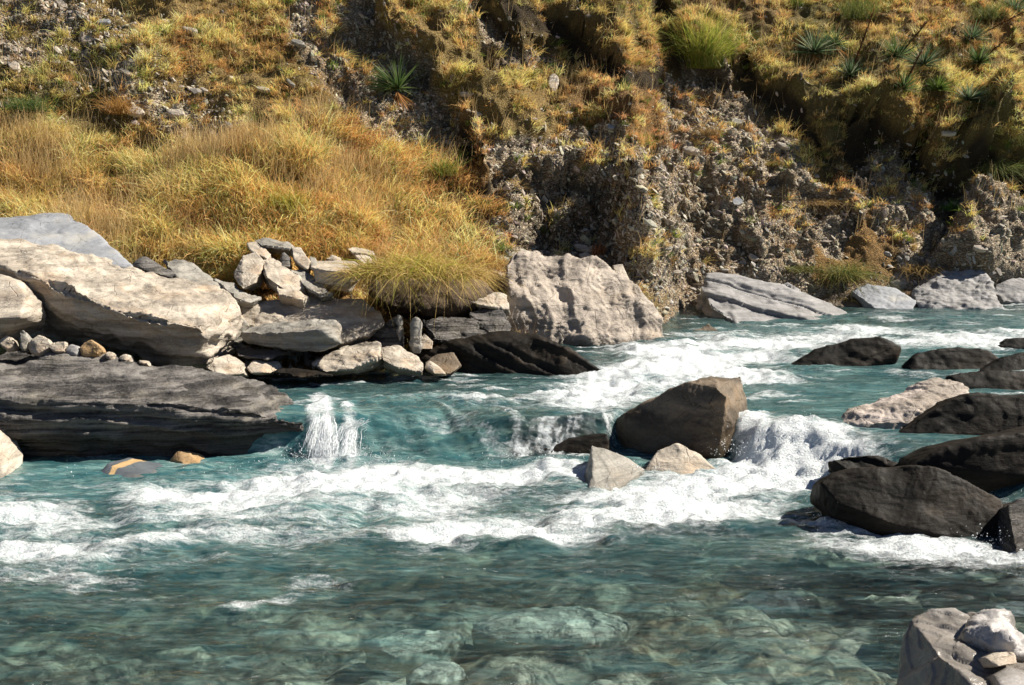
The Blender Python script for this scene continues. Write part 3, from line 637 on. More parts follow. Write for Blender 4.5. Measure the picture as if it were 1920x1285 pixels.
# --- bank pile: (label, mat, pts, ext, seed, name)
PILE = [
 ('thin dark slab poking out of the grass where the blue-grey slab ends', 'dark', [(247, 494, 13.4), (268, 483, 13.5), (330, 512, 13.2), (322, 522, 13.0), (265, 505, 13.1)], ((0, .3, -.1),), 'rock_slab'),
 ('long grey lichen-spotted slab leaning down to the right behind the overhanging boulder', 'grey', [(300, 485, 13.6), (345, 482, 13.7), (400, 515, 13.5), (440, 560, 13.1), (420, 570, 12.9), (330, 520, 13.1)], ((0, .3, -.2),), 'rock_slab'),
 ('grey slab sloping right between the overhanging boulder and the brown tuft', 'grey', [(400, 524, 13.4), (440, 530, 13.5), (490, 558, 13.3), (470, 568, 13.0), (440, 562, 12.9)], ((0, .3, -.15),), 'rock_slab'),
 ('rounded cream block at the left end of the stone pile, under a dry tuft', 'tan', [(438, 520, 13.6), (455, 478, 13.9), (480, 470, 14.0), (496, 492, 13.8), (478, 530, 13.4), (455, 542, 13.3)], ((0, .4, -.1),), 'stone'),
 ('broad cream slab leaning to the right in the middle of the stone pile', 'tan', [(490, 490, 13.9), (512, 482, 14.0), (560, 520, 13.6), (572, 540, 13.4), (545, 552, 13.2), (500, 520, 13.4)], ((0, .25, -.2),), 'rock_slab'),
 ('narrow cream slab lying below the broad one, its lower end in short grass', 'tan', [(515, 530, 13.4), (535, 525, 13.5), (580, 556, 13.2), (568, 564, 13.0), (520, 552, 13.1)], ((0, .25, -.2),), 'rock_slab'),
 ('long grey-sided slab pointing down right beside the cream slabs', 'grey', [(540, 503, 13.8), (570, 505, 13.9), (610, 530, 13.6), (630, 550, 13.3), (600, 556, 13.1), (572, 540, 13.3)], ((0, .25, -.2),), 'rock_slab'),
 ('dark cap slab lying flat on top of the stone pile under the grass', 'grey', [(475, 450, 14.5), (500, 444, 14.7), (548, 460, 14.4), (545, 468, 14.1), (490, 460, 14.2)], ((0, .3, -.12),), 'rock_slab'),
 ('slim pale slab standing askew under the dark cap slab', 'tan', [(462, 455, 14.4), (480, 452, 14.4), (508, 476, 14.1), (500, 485, 13.9), (470, 470, 14.1)], ((0, .2, -.15),), 'rock_slab'),
 ('white triangular stone wedged under the right end of the dark cap slab', 'pale', [(545, 462, 14.2), (565, 466, 14.2), (580, 490, 13.9), (575, 505, 13.8), (552, 488, 13.9)], ((0, .2, -.12),), 'stone'),
 ('small dark pointed stone in the pile beside the white triangular one', 'dark', [(522, 492, 14.0), (532, 472, 14.1), (545, 485, 14.0), (543, 500, 13.8), (528, 500, 13.8)], ((0, .15, -.1),), 'stone'),
 ('small grey stone leaning on the right side of the white triangular one', 'grey', [(580, 480, 14.1), (592, 482, 14.1), (596, 500, 13.9), (584, 504, 13.8)], ((0, .15, -.1),), 'stone'),
 ('blocky slab with sunlit top at the right end of the pile, by the green tussock', 'tan', [(583, 500, 13.8), (595, 490, 14.3), (665, 490, 14.3), (685, 505, 13.9), (600, 504, 13.6), (660, 512, 13.5), (590, 530, 13.6), (650, 540, 13.5)], ((0, .3, -.1),), 'rock_slab'),
 ('small pale stone on top of the bank behind the blocky slab', 'pale', [(610, 485, 14.6), (622, 478, 14.7), (640, 484, 14.6), (638, 492, 14.4)], ((0, .15, -.08),), 'stone'),
 ('thin tan slab half buried in orange grass above the green tussock', 'tan', [(650, 466, 14.9), (660, 461, 15.0), (702, 470, 14.9), (704, 480, 14.7), (660, 474, 14.7)], ((0, .3, -.1),), 'rock_slab'),
 ('second tan slab just below the buried one, left of the green tussock', 'tan', [(665, 478, 14.6), (690, 480, 14.7), (700, 492, 14.4), (680, 494, 14.3)], ((0, .2, -.1),), 'rock_slab'),
 ('long grey layered slab behind the white-topped block on the left bank', 'tan', [(440, 570, 13.3), (480, 562, 13.45), (600, 556, 13.5), (680, 560, 13.45), (712, 582, 13.2), (722, 606, 12.9), (690, 628, 12.65), (640, 645, 12.5), (450, 612, 12.75)], ((0, .4, -.15),), 'rock_slab'),
 ('grey block with a white sunlit top lying in front of the long layered slab', 'grey', [(455, 622, 12.3), (475, 611, 12.5), (540, 603, 12.6), (630, 603, 12.5), (640, 615, 12.2), (600, 619, 11.95), (500, 624, 12.0), (640, 645, 12.1), (600, 658, 12.05), (500, 652, 12.1), (455, 640, 12.3)], ((0, .3, -.05),), 'stone'),
 ('dark lens-shaped stone beneath the white-topped block', 'dark', [(432, 648, 12.3), (450, 641, 12.4), (510, 650, 12.3), (540, 660, 12.1), (500, 674, 11.9), (445, 668, 12.0)], ((0, .3, -.1),), 'stone'),
 ('layered brown rock bracket tucked under the right end of the overhanging boulder', 'grey', [(425, 600, 12.7), (440, 585, 12.8), (458, 600, 12.7), (468, 612, 12.6), (440, 640, 12.4), (425, 650, 12.4)], ((0, .3, -.1),), 'stone'),
 ('pale blue-shadowed stone in front of the overhanging boulder, touching the dark layered one', 'pale', [(388, 690, 11.6), (398, 668, 11.8), (430, 663, 12.0), (458, 680, 11.9), (458, 700, 11.6), (410, 706, 11.4)], ((0, .25, -.1),), 'stone'),
 ('low stripy tan stone at the pool edge right of the pale blue-shadowed one', 'tan', [(462, 690, 11.8), (475, 677, 12.0), (520, 676, 12.1), (528, 690, 11.9), (505, 700, 11.7), (470, 700, 11.7)], ((0, .2, -.05),), 'stone'),
 ('low dark slab awash at the pool edge under the pale wedge', 'wetdark', [(510, 700, 11.7), (535, 690, 11.9), (590, 694, 11.9), (622, 704, 11.7), (560, 708, 11.6)], ((0, .2, -.05),), 'rock_slab'),
 ('large pale wedge-shaped stone pointing left at the pool edge', 'pale', [(585, 682, 12.1), (640, 655, 12.4), (685, 638, 12.6), (712, 645, 12.4), (710, 670, 12.1), (660, 692, 11.9), (610, 698, 11.9)], ((0, .25, -.1),), 'stone'),
 ('pale five-sided stone at the pool edge right of the wedge-shaped one', 'pale', [(712, 655, 12.4), (740, 650, 12.5), (775, 662, 12.4), (792, 680, 12.2), (793, 700, 12.0), (745, 690, 11.95), (718, 676, 12.1)], ((0, .2, -.1),), 'stone'),
 ('small tan stone perched behind the pale five-sided one', 'tan', [(730, 650, 12.7), (745, 643, 12.8), (755, 650, 12.7), (748, 656, 12.6)], ((0, .12, -.05),), 'stone'),
 ('dark triangular rock leaning behind the pale wedge', 'dark', [(678, 642, 12.9), (745, 592, 13.0), (752, 620, 12.9), (752, 660, 12.7), (700, 655, 12.7)], ((0, .25, -.1),), 'stone'),
 ('upright fin of split schist standing among the pool-edge stones', 'grey', [(768, 655, 12.6), (772, 600, 12.7), (780, 597, 12.7), (787, 602, 12.7), (788, 662, 12.5), (775, 662, 12.5)], ((0, .16, -.02),), 'stone'),
 ('thin upright sliver of rock standing left of the schist fin', 'grey', [(745, 628, 12.75), (746, 592, 12.8), (752, 595, 12.8), (755, 630, 12.75), (750, 640, 12.6)], ((0, .1, 0),), 'stone'),
 ('rounded tan stone right of the schist fin', 'tan', [(782, 640, 12.8), (795, 625, 12.9), (812, 640, 12.8), (810, 655, 12.7), (790, 655, 12.7)], ((0, .2, -.05),), 'stone'),
 ('brown mossy stone at the pool edge left of the long dark boulder', 'centre', [(795, 680, 12.4), (815, 665, 12.6), (850, 662, 12.6), (862, 685, 12.4), (845, 702, 12.2), (810, 700, 12.2)], ((0, .25, -.05),), 'stone'),
 ('low angular stone half in water right of the pale five-sided one', 'tan', [(795, 690, 12.2), (805, 676, 12.3), (825, 690, 12.2), (838, 702, 12.0), (815, 702, 12.0)], ((0, .15, -.05),), 'stone'),
 ('pale streaked slab leaning left of the big white boulder', 'pale', [(862, 545, 14.2), (875, 530, 14.4), (950, 555, 14.2), (955, 582, 14.0), (900, 572, 13.9), (866, 560, 14.0)], ((0, .3, -.2),), 'rock_slab'),
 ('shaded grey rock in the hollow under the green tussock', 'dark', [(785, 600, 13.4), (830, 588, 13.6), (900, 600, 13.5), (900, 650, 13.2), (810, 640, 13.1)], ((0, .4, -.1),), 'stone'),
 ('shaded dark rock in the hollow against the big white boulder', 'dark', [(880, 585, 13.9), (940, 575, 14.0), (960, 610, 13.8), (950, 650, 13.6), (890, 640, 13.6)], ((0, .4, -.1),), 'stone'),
]
for i, (lab, mt, pts, ext, nm) in enumerate(PILE):
    sz = (P(*pts[0]) - P(*pts[len(pts) // 2])).length
    rock(nm, lab, 'rock slab' if nm == 'rock_slab' else 'stone', mt, pts, ext, vox=max(.008, min(.014, sz / 60)), beds=(.009, 16, (.25, -.1, 1)), rough=(min(.035, sz * .045), .007), facet=(min(.02, sz * .03), 6), seed=20 + i, smooth=0)

# stones resting on the back edge of the dark layered boulder
LEDGE = [
 (12, 645, 34, 26, 'white stone at the far left end of the row on the dark layered boulder', 'pale'),
 (44, 640, 18, 40, 'upright splinter of stone in the row on the dark layered boulder', 'grey'),
 (72, 650, 44, 30, 'biggest white stone in the row on the dark layered boulder', 'pale'),
 (108, 652, 36, 26, 'pale flat-topped stone right of the biggest in the row under the huge boulder', 'tan'),
 (134, 660, 24, 18, 'small grey-white stone left of the yellow one in the boulder-top row', 'slab'),
 (170, 656, 38, 32, 'yellowish stone near the middle of the row on the dark layered boulder', 'orange'),
 (205, 668, 18, 12, 'small white chip just right of the yellowish stone in the row', 'pale'),
 (235, 674, 22, 10, 'flat white chip, second right of the yellowish stone in the row', 'pale'),
 (268, 680, 20, 10, 'white chip at the right end of the row on the dark layered boulder', 'pale'),
]
for i, (px, py, a_, b_, lab, mt) in enumerate(LEDGE):
    rr = random.Random(700 + i); pts = []
    for k in range(8):
        an = k / 8 * 6.283; q = rr.uniform(.8, 1.15)
        pts.append((px + a_ * .5 * q * math.cos(an), py - 3 + b_ * .5 * q * math.sin(an), 11.45 - .05 * math.sin(an) - .33 + rr.uniform(-.02, .02)))
    rock('stone', lab, 'stone', mt, pts, ext=((0, .1, -.03),), down=.04, vox=.008, beds=(.003, 14, (.3, .3, 1)), rough=(.012, .006), seed=700 + i, facet=(.01, 9), smooth=0, group='stones in a row on the dark layered boulder')

# --- centre
rock('boulder', 'long low black boulder with a thin sunlit crest, left of the big white boulder', 'boulder', 'wetdark',
     [(760, 662, 12.9), (830, 650, 13.0), (900, 625, 13.2), (960, 615, 13.3), (1000, 622, 13.2), (1020, 638, 12.7), (930, 640, 12.6), (1080, 662, 12.6), (1142, 702, 12.3), (1100, 712, 12.1), (950, 712, 12.15), (850, 706, 12.3)], ext=((0, .3, -.1),), down=.12, vox=.018, beds=(.02, 12, (.5, 0, 1)), rough=(.025, .014), flat=.3, seed=60)
rock('boulder', 'big white rugged boulder with vertical clefts standing mid-bank at the head of the rapids', 'boulder', 'white',
     [(950, 500, 14.9), (965, 470, 15.3), (1040, 466, 15.4), (1120, 490, 15.3), (1195, 540, 15.1), (1240, 595, 14.8), (1248, 642, 14.5), (1120, 650, 14.1), (1000, 640, 14.1), (950, 610, 14.3), (955, 540, 14.4), (1060, 505, 15.0), (1100, 530, 14.9), (1170, 590, 14.6), (985, 540, 14.5), (1150, 655, 14.2)], ext=((0, .5, -.1),), down=.15, vox=.02, facet=(.07, 2.3), groove=(.055, 2.6, (1, -.1, .3), .10), beds=(.022, 6.5, (1, -.1, .25)), rough=(.02, .012), seed=61)
rock('stone', 'white flat stone standing against the back of the big white boulder', 'stone', 'pale',
     [(1147, 496, 15.7), (1168, 494, 15.7), (1184, 530, 15.6), (1180, 538, 15.5), (1158, 520, 15.5)], ext=((0, .1, -.03),), vox=.012, beds=(.003, 9, (0, 1, 0)), rough=(.008, .004), seed=62)
rock('boulder', 'tilted grey slab boulder with long parallel grooves, right of the head of the rapids', 'boulder', 'slab',
     [(1308, 535, 17.2), (1325, 517, 17.4), (1380, 516, 17.5), (1460, 528, 17.5), (1530, 555, 17.3), (1590, 590, 16.9), (1622, 626, 16.4), (1560, 632, 15.9), (1450, 632, 15.9), (1380, 605, 16.1), (1330, 572, 16.5)], ext=((-.05, .4, -.5),), down=.1, vox=.02, beds=(.045, 8, (.38, -.35, 1)), rough=(.012, .008), groove=(.07, 4.2, (.42, .75, .5), .06), seed=63)
rock('stone', 'small brown stone breaking the rapids at the left foot of the grooved slab', 'stone', 'centre',
     [(1285, 640, 15.2), (1300, 615, 15.3), (1330, 606, 15.4), (1350, 618, 15.3), (1365, 640, 15.1)], ext=((0, .3, -.1),), down=.15, vox=.014, seed=64)
rock('boulder', 'large boulder in mid river with a black left face and sunlit right end', 'boulder', 'centre',
     [(1138, 790, 10.5), (1190, 760, 10.45), (1290, 716, 10.2), (1335, 700, 10.5), (1392, 700, 10.6), (1405, 745, 10.5), (1406, 805, 10.35), (1362, 745, 9.85), (1352, 835, 9.75), (1312, 870, 9.85), (1200, 872, 10.15), (1140, 855, 10.45), (1345, 720, 10.0), (1395, 840, 10.2)], ext=((0.02, .35, -.2),), down=.12, vox=.014, beds=(.014, 7, (-.6, 0, 1)), rough=(.02, .010), facet=(.02, 4), seed=65)
rock('stone', 'grey fin-shaped rock with a pale foot splitting the foam below the mid-river boulder', 'stone', 'grey',
     [(1095, 900, 9.15), (1108, 832, 9.4), (1130, 840, 9.4), (1180, 862, 9.4), (1208, 882, 9.3), (1160, 912, 9.1), (1120, 940, 8.7), (1098, 935, 8.75), (1112, 880, 9.0)], ext=((.05, .3, -.12),), down=.1, vox=.011, beds=(.012, 9, (1, 0, .4)), rough=(.012, .006), seed=66)
rock('stone', 'pale yellow stone washed by foam at the foot of the mid-river boulder', 'stone', 'tan',
     [(1205, 885, 9.4), (1235, 840, 9.55), (1268, 828, 9.6), (1310, 850, 9.6), (1345, 880, 9.5), (1290, 895, 9.35)], ext=((0, .25, -.1),), down=.15, vox=.011, beds=(.012, 9, (0, 0, 1)), rough=(.02, .014), seed=67)
rock('stone', 'dark sill rock under the curtain of falling water, left of the mid-river boulder', 'stone', 'wetdark',
     [(900, 872, 10.0), (960, 838, 10.14), (1050, 822, 10.18), (1140, 812, 10.2), (1150, 872, 10.08), (1000, 872, 10.02)], ext=((0, .3, -.12),), down=.1, vox=.016, beds=(.01, 9, (0, 0, 1)), rough=(.015, .01), seed=68)

# --- right bank, far
FARR = [
 ('blue-grey shattered rock with dead grass hanging over it, at the far water edge', 'blue', [(1598, 545, 17.8), (1625, 530, 18.0), (1680, 540, 18.0), (1718, 565, 17.7), (1715, 580, 17.4), (1640, 578, 17.4)], (0, .4, -.1), 'stone', .03),
 ('square rough grey boulder at the far water edge near the right of the picture', 'slab', [(1712, 552, 17.9), (1738, 522, 18.3), (1770, 506, 18.5), (1838, 506, 18.5), (1862, 535, 18.1), (1886, 578, 17.4), (1800, 582, 17.2), (1722, 580, 17.4)], (0, .6, -.1), 'boulder', .06),
 ('striped grey rock at the right picture edge, far bank', 'slab', [(1862, 545, 18.3), (1900, 522, 18.6), (1960, 522, 18.6), (1960, 575, 18.0), (1880, 565, 18.0)], (0, .5, -.1), 'stone', .03),
 ('pale thin slab lying above the square grey boulder on the far bank', 'pale', [(1825, 492, 19.6), (1860, 490, 19.7), (1950, 508, 19.4), (1950, 520, 19.2), (1850, 505, 19.3)], (0, .4, -.15), 'rock_slab', .015),
 ('rounded brown rock behind the far-bank tussock', 'tan', [(1600, 500, 18.8), (1615, 482, 19.0), (1632, 495, 18.9), (1632, 525, 18.6), (1605, 525, 18.6)], (0, .3, -.1), 'stone', .03),
 ('pale stone in dry grass between the far tussock and the square grey boulder', 'pale', [(1655, 520, 18.7), (1668, 504, 18.9), (1695, 505, 18.9), (1712, 530, 18.6), (1690, 535, 18.4)], (0, .3, -.1), 'stone', .03),
 ('small pale block on the bank above the square grey boulder', 'pale', [(1785, 500, 19.1), (1795, 492, 19.2), (1812, 498, 19.1), (1810, 508, 18.9)], (0, .2, -.05), 'stone', .015),
 ('flat pale slab far right above the thin slab', 'pale', [(1880, 480, 20.2), (1900, 472, 20.4), (1940, 476, 20.4), (1930, 488, 20.0)], (0, .3, -.1), 'rock_slab', .015),
 ('dark mossy boulder left of the far-bank tussock', 'dark', [(1430, 505, 18.9), (1460, 482, 19.2), (1520, 490, 19.2), (1530, 520, 18.7), (1450, 522, 18.6)], (0, .4, -.1), 'boulder', .04),
 ('brown mound stone at the foot of the far-bank tussock', 'centre', [(1540, 565, 17.9), (1560, 545, 18.1), (1600, 548, 18.0), (1615, 575, 17.7), (1560, 575, 17.7)], (0, .3, -.1), 'stone', .03),
]
for i, (lab, mt, pts, ext, nm, rg) in enumerate(FARR):
    rock(nm, lab, 'rock slab' if nm == 'rock_slab' else nm, mt, pts, (ext,), down=.1, vox=.022, beds=(.03, 9, (.3, -.2, 1)), rough=(rg, rg * .6), seed=80 + i)

# --- right, in the water
rock('boulder', 'dark rounded rock in the rapids, below the grooved slab, its right end grey', 'boulder', 'wetdark',
     [(1478, 685, 12.9), (1530, 655, 13.2), (1600, 635, 13.4), (1650, 632, 13.4), (1690, 648, 13.3), (1680, 670, 13.1), (1620, 692, 12.7), (1500, 692, 12.7)], ext=((0, .3, -.1),), down=.1, vox=.02, beds=(.007, 7, (.2, 0, 1)), rough=(.02, .012), flat=.3, seed=100)
rock('boulder', 'dark humped rock in the rapids right of the grey-ended one, foam streaming past its foot', 'boulder', 'wetdark',
     [(1692, 690, 12.9), (1720, 660, 13.1), (1800, 650, 13.2), (1855, 656, 13.1), (1880, 675, 12.9), (1850, 700, 12.5), (1710, 700, 12.5)], ext=((0, .3, -.1),), down=.1, vox=.02, beds=(.007, 7, (.2, 0, 1)), rough=(.02, .012), flat=.3, seed=101)
rock('boulder', 'dark rock cut by the right picture edge, upper one just below the far rapids', 'boulder', 'wetdark',
     [(1868, 648, 14.0), (1885, 634, 14.2), (1980, 632, 14.2), (1980, 655, 13.8), (1900, 655, 13.8)], ext=((0, .3, -.1),), down=.1, vox=.02, beds=(.007, 7, (.2, 0, 1)), rough=(.02, .012), flat=.3, seed=102)
rock('boulder', 'dark sloping rock rising to the right picture edge behind the humped rock', 'boulder', 'wetdark',
     [(1830, 695, 12.6), (1880, 668, 12.9), (1990, 640, 13.1), (1990, 700, 12.4), (1880, 705, 12.3)], ext=((0, .3, -.1),), down=.1, vox=.02, beds=(.007, 7, (.2, 0, 1)), rough=(.02, .012), flat=.3, seed=103)
rock('boulder', 'long black rock low in the water at the right edge, above the pale lumpy one', 'boulder', 'wetdark',
     [(1775, 705, 11.9), (1810, 697, 12.0), (1990, 694, 12.1), (1990, 740, 11.3), (1850, 738, 11.4), (1800, 725, 11.6)], ext=((0, .3, -.1),), down=.1, vox=.02, beds=(.007, 7, (.2, 0, 1)), rough=(.02, .012), flat=.3, seed=104)
rock('boulder', 'boulder with a pale lumpy crust and grey cracked flank, right of the mid-river pool', 'boulder', 'lumpy',
     [(1572, 800, 9.9), (1595, 765, 10.1), (1640, 748, 10.3), (1700, 725, 10.5), (1760, 711, 10.6), (1800, 718, 10.6), (1815, 735, 10.3), (1720, 765, 9.8), (1640, 790, 9.7), (1660, 820, 9.65), (1590, 826, 9.7), (1760, 790, 9.6)], ext=((0, .35, -.15),), down=.12, vox=.013, beds=(.012, 9, (-.4, 0, 1)), rough=(.045, .03), seed=105)
rock('boulder', 'black sloping boulder with a smooth grey shoulder, leaning against the lumpy boulder at right', 'boulder', 'wetdark',
     [(1650, 830, 9.4), (1720, 785, 9.6), (1790, 745, 9.8), (1830, 735, 9.9), (1860, 745, 9.8), (1990, 742, 9.8), (1990, 800, 9.2), (1900, 850, 9.0), (1720, 855, 9.1), (1660, 848, 9.2)], ext=((0, .4, -.1),), down=.12, vox=.016, beds=(.012, 6, (-.4, 0, 1)), rough=(.02, .008), flat=.3, seed=106)
rock('boulder', 'wide dark rock shelf at the right edge below the sloping black boulder', 'boulder', 'wetdark',
     [(1720, 868, 8.5), (1760, 845, 8.6), (1820, 826, 8.65), (1990, 800, 8.7), (1990, 892, 8.2), (1850, 888, 8.3)], ext=((0, .5, -.1),), down=.35, vox=.018, beds=(.012, 6, (0, 0, 1)), rough=(.02, .008), flat=.3, seed=107)
rock('stone', 'low brown-topped dark stone just above the left end of the big black boulder', 'stone', 'wetdark',
     [(1562, 862, 9.05), (1590, 850, 9.15), (1650, 850, 9.15), (1690, 866, 9.0), (1670, 880, 8.85), (1590, 882, 8.85)], ext=((0, .2, -.08),), down=.1, vox=.013, flat=.3, seed=108)
rock('boulder', 'big smooth black whale-backed boulder lying in the right foreground of the river', 'boulder', 'wetdark',
     [(1538, 905, 8.0), (1560, 888, 8.1), (1640, 882, 8.1), (1690, 872, 8.05), (1745, 872, 8.0), (1810, 895, 7.95), (1880, 935, 7.8), (1892, 970, 7.65), (1885, 1020, 7.45), (1780, 1008, 7.45), (1680, 985, 7.5), (1570, 945, 7.75)], ext=((0, .35, -.12),), down=.12, vox=.014, beds=(.003, 4, (.2, 0, 1)), rough=(.012, .006), facet=(.018, 3), flat=.6, seed=109)
rock('boulder', 'dark upright rock cut by the right picture edge beside the whale-backed boulder', 'boulder', 'dark',
     [(1885, 945, 7.6), (1900, 935, 7.7), (1990, 930, 7.7), (1990, 1080, 6.9), (1910, 1070, 6.9), (1893, 1000, 7.3)], ext=((0, .3, -.1),), down=.1, vox=.014, seed=110)
rock('stone', 'small pale round stone at the right edge under the dark upright rock', 'stone', 'fore',
     [(1885, 1100, 6.7), (1905, 1088, 6.8), (1960, 1090, 6.8), (1960, 1118, 6.6), (1895, 1115, 6.6)], ext=((0, .2, -.05),), down=.06, vox=.01, seed=111, beds=(.004, 6, (0, 0, 1)), rough=(.01, .005))
rock('stone', 'flat grey stone at the right edge between the round one and the big foreground rock', 'stone', 'slab',
     [(1865, 1135, 6.45), (1900, 1125, 6.55), (1980, 1128, 6.55), (1980, 1160, 6.3), (1885, 1155, 6.3)], ext=((0, .15, -.05),), down=.06, vox=.01, seed=112, beds=(.004, 6, (0, 0, 1)), rough=(.01, .005))
rock('boulder', 'big pale smooth rock filling the bottom right corner, its left side black', 'boulder', 'fore',
     [(1708, 1168, 4.9), (1725, 1155, 4.95), (1790, 1150, 4.97), (1850, 1172, 4.85), (1990, 1215, 4.6), (1745, 1212, 4.6), (1800, 1262, 4.33), (1850, 1320, 4.05), (1990, 1500, 3.6), (1900, 1420, 3.8), (1670, 1400, 4.95), (1640, 1480, 4.5), (1700, 1560, 4.1), (1780, 1700, 3.7)], ext=((.3, .05, -.3),), down=.1, vox=.009, beds=(.03, 7, (.9, .4, .4)), rough=(.03, .012), facet=(.02, 4), seed=113)
rock('stone', 'rough white lump resting on the big corner rock at bottom right', 'stone', 'fore',
     [(1812, 1160, 4.85), (1835, 1146, 4.9), (1880, 1150, 4.85), (1935, 1195, 4.7), (1930, 1235, 4.45), (1880, 1222, 4.45), (1820, 1192, 4.6), (1860, 1175, 4.55), (1900, 1200, 4.45)], ext=((0, .15, -.1),), down=.05, vox=.009, beds=(.006, 6, (0, 0, 1)), rough=(.03, .016), facet=(.025, 9), seed=114)
rock('stone', 'smooth tan pebble stone in the bottom right corner below the rough white lump', 'stone', 'tan',
     [(1845, 1232, 4.4), (1870, 1218, 4.45), (1905, 1222, 4.42), (1912, 1244, 4.32), (1870, 1250, 4.28)], ext=((0, .1, -.05),), down=.03, vox=.007, beds=(.001, 6, (0, 0, 1)), rough=(.006, .002), seed=115)
rock('stone', 'grey cobble at the right edge beside the smooth tan pebble stone', 'stone', 'fore',
     [(1862, 1266, 4.25), (1890, 1250, 4.3), (1950, 1262, 4.25), (1950, 1305, 4.05), (1885, 1298, 4.08)], ext=((0, .1, -.05),), down=.03, vox=.008, beds=(.001, 6, (0, 0, 1)), rough=(.01, .003), seed=116)
# submerged stones seen through the water
SUBM = [
 ('wide pale submerged slab showing through the clear water in the lower middle', 'sunk', (1030, 1118), (.50, .27, .14), -.09),
 ('round pale submerged stone showing near the bottom of the picture, left of middle', 'sunk', (815, 1205), (.22, .17, .11), -.07),
 ('dim tan submerged slab above and left of the round pale one', 'sunk', (770, 1150), (.30, .2, .12), -.14),
 ('brown flat stone just under the surface before the big corner rock', 'centre', (1775, 1130), (.42, .2, .12), -.05),
 ('grey submerged stone in the clear water right of the wide pale slab', 'slab', (1450, 1085), (.3, .2, .12), -.2),
 ('small tan submerged stone near the bottom edge, right of middle', 'tan', (1130, 1235), (.13, .1, .08), -.08),
]
for i, (lab, mt, (px, py), (a, b, c), dz) in enumerate(SUBM):
    p = PZ(px, py, dz)
    pts = []
    rr = random.Random(i)
    for k in range(11):
        an = k / 11 * 2 * math.pi + rr.uniform(-.2, .2)
        s = rr.uniform(.8, 1.1)
        pts.append(Vector((p.x + a * s * math.cos(an), p.y + b * s * math.sin(an), dz - .16 - rr.uniform(0.0, .03))))
    pts += [Vector((p.x + a * .55 * u_, p.y + b * .55 * v_, dz - .12)) for u_, v_ in ((1, .2), (-.3, 1), (-.9, -.3), (.2, -1))]
    pp = [(*[float(v) for v in proj(np.array(v))], v.y) for v in pts]
    rock('submerged_stone', lab, 'submerged stone', mt, pp, ext=((0, 0, -c * 1.5),), vox=.014, beds=(.004, 6, (0, 0, 1)), rough=(.03, .012), seed=130 + i, smooth=5)

# ------------------------------------------------------------------ stones lying on the slope (each a thing)
def hill_stone(px, py, wpx_, hpx, ang, mat, label, seed, th=0.35):
    p = hit(px, py)
    k = p.y / FPX
    a, b = wpx_ * k / 2, hpx * k / 2
    rr = random.Random(seed)
    pts = []
    for j in range(8):
        an = j / 8 * 2 * math.pi
        s = rr.uniform(.8, 1.1)
        u = a * s * math.cos(an); v = b * s * math.sin(an)
        X_ = u * math.cos(ang) - v * math.sin(ang); Z_ = u * math.sin(ang) + v * math.cos(ang)
        q = Vector((p.x + X_, p.y - 0.05 + Z_ * 0.75, p.z + 0.05 + Z_ * 0.66))
        pp = proj(np.array(q)); pts.append((float(pp[0]), float(pp[1]), q.y))
    d = max(a, b) * th
    rock('stone', label, 'stone', mat, pts, ext=((0.0, d * .8, -d),), vox=max(.009, max(a, b) / 22), beds=(.005, 14, (.3, .3, 1)), rough=(.012, .006), seed=seed)
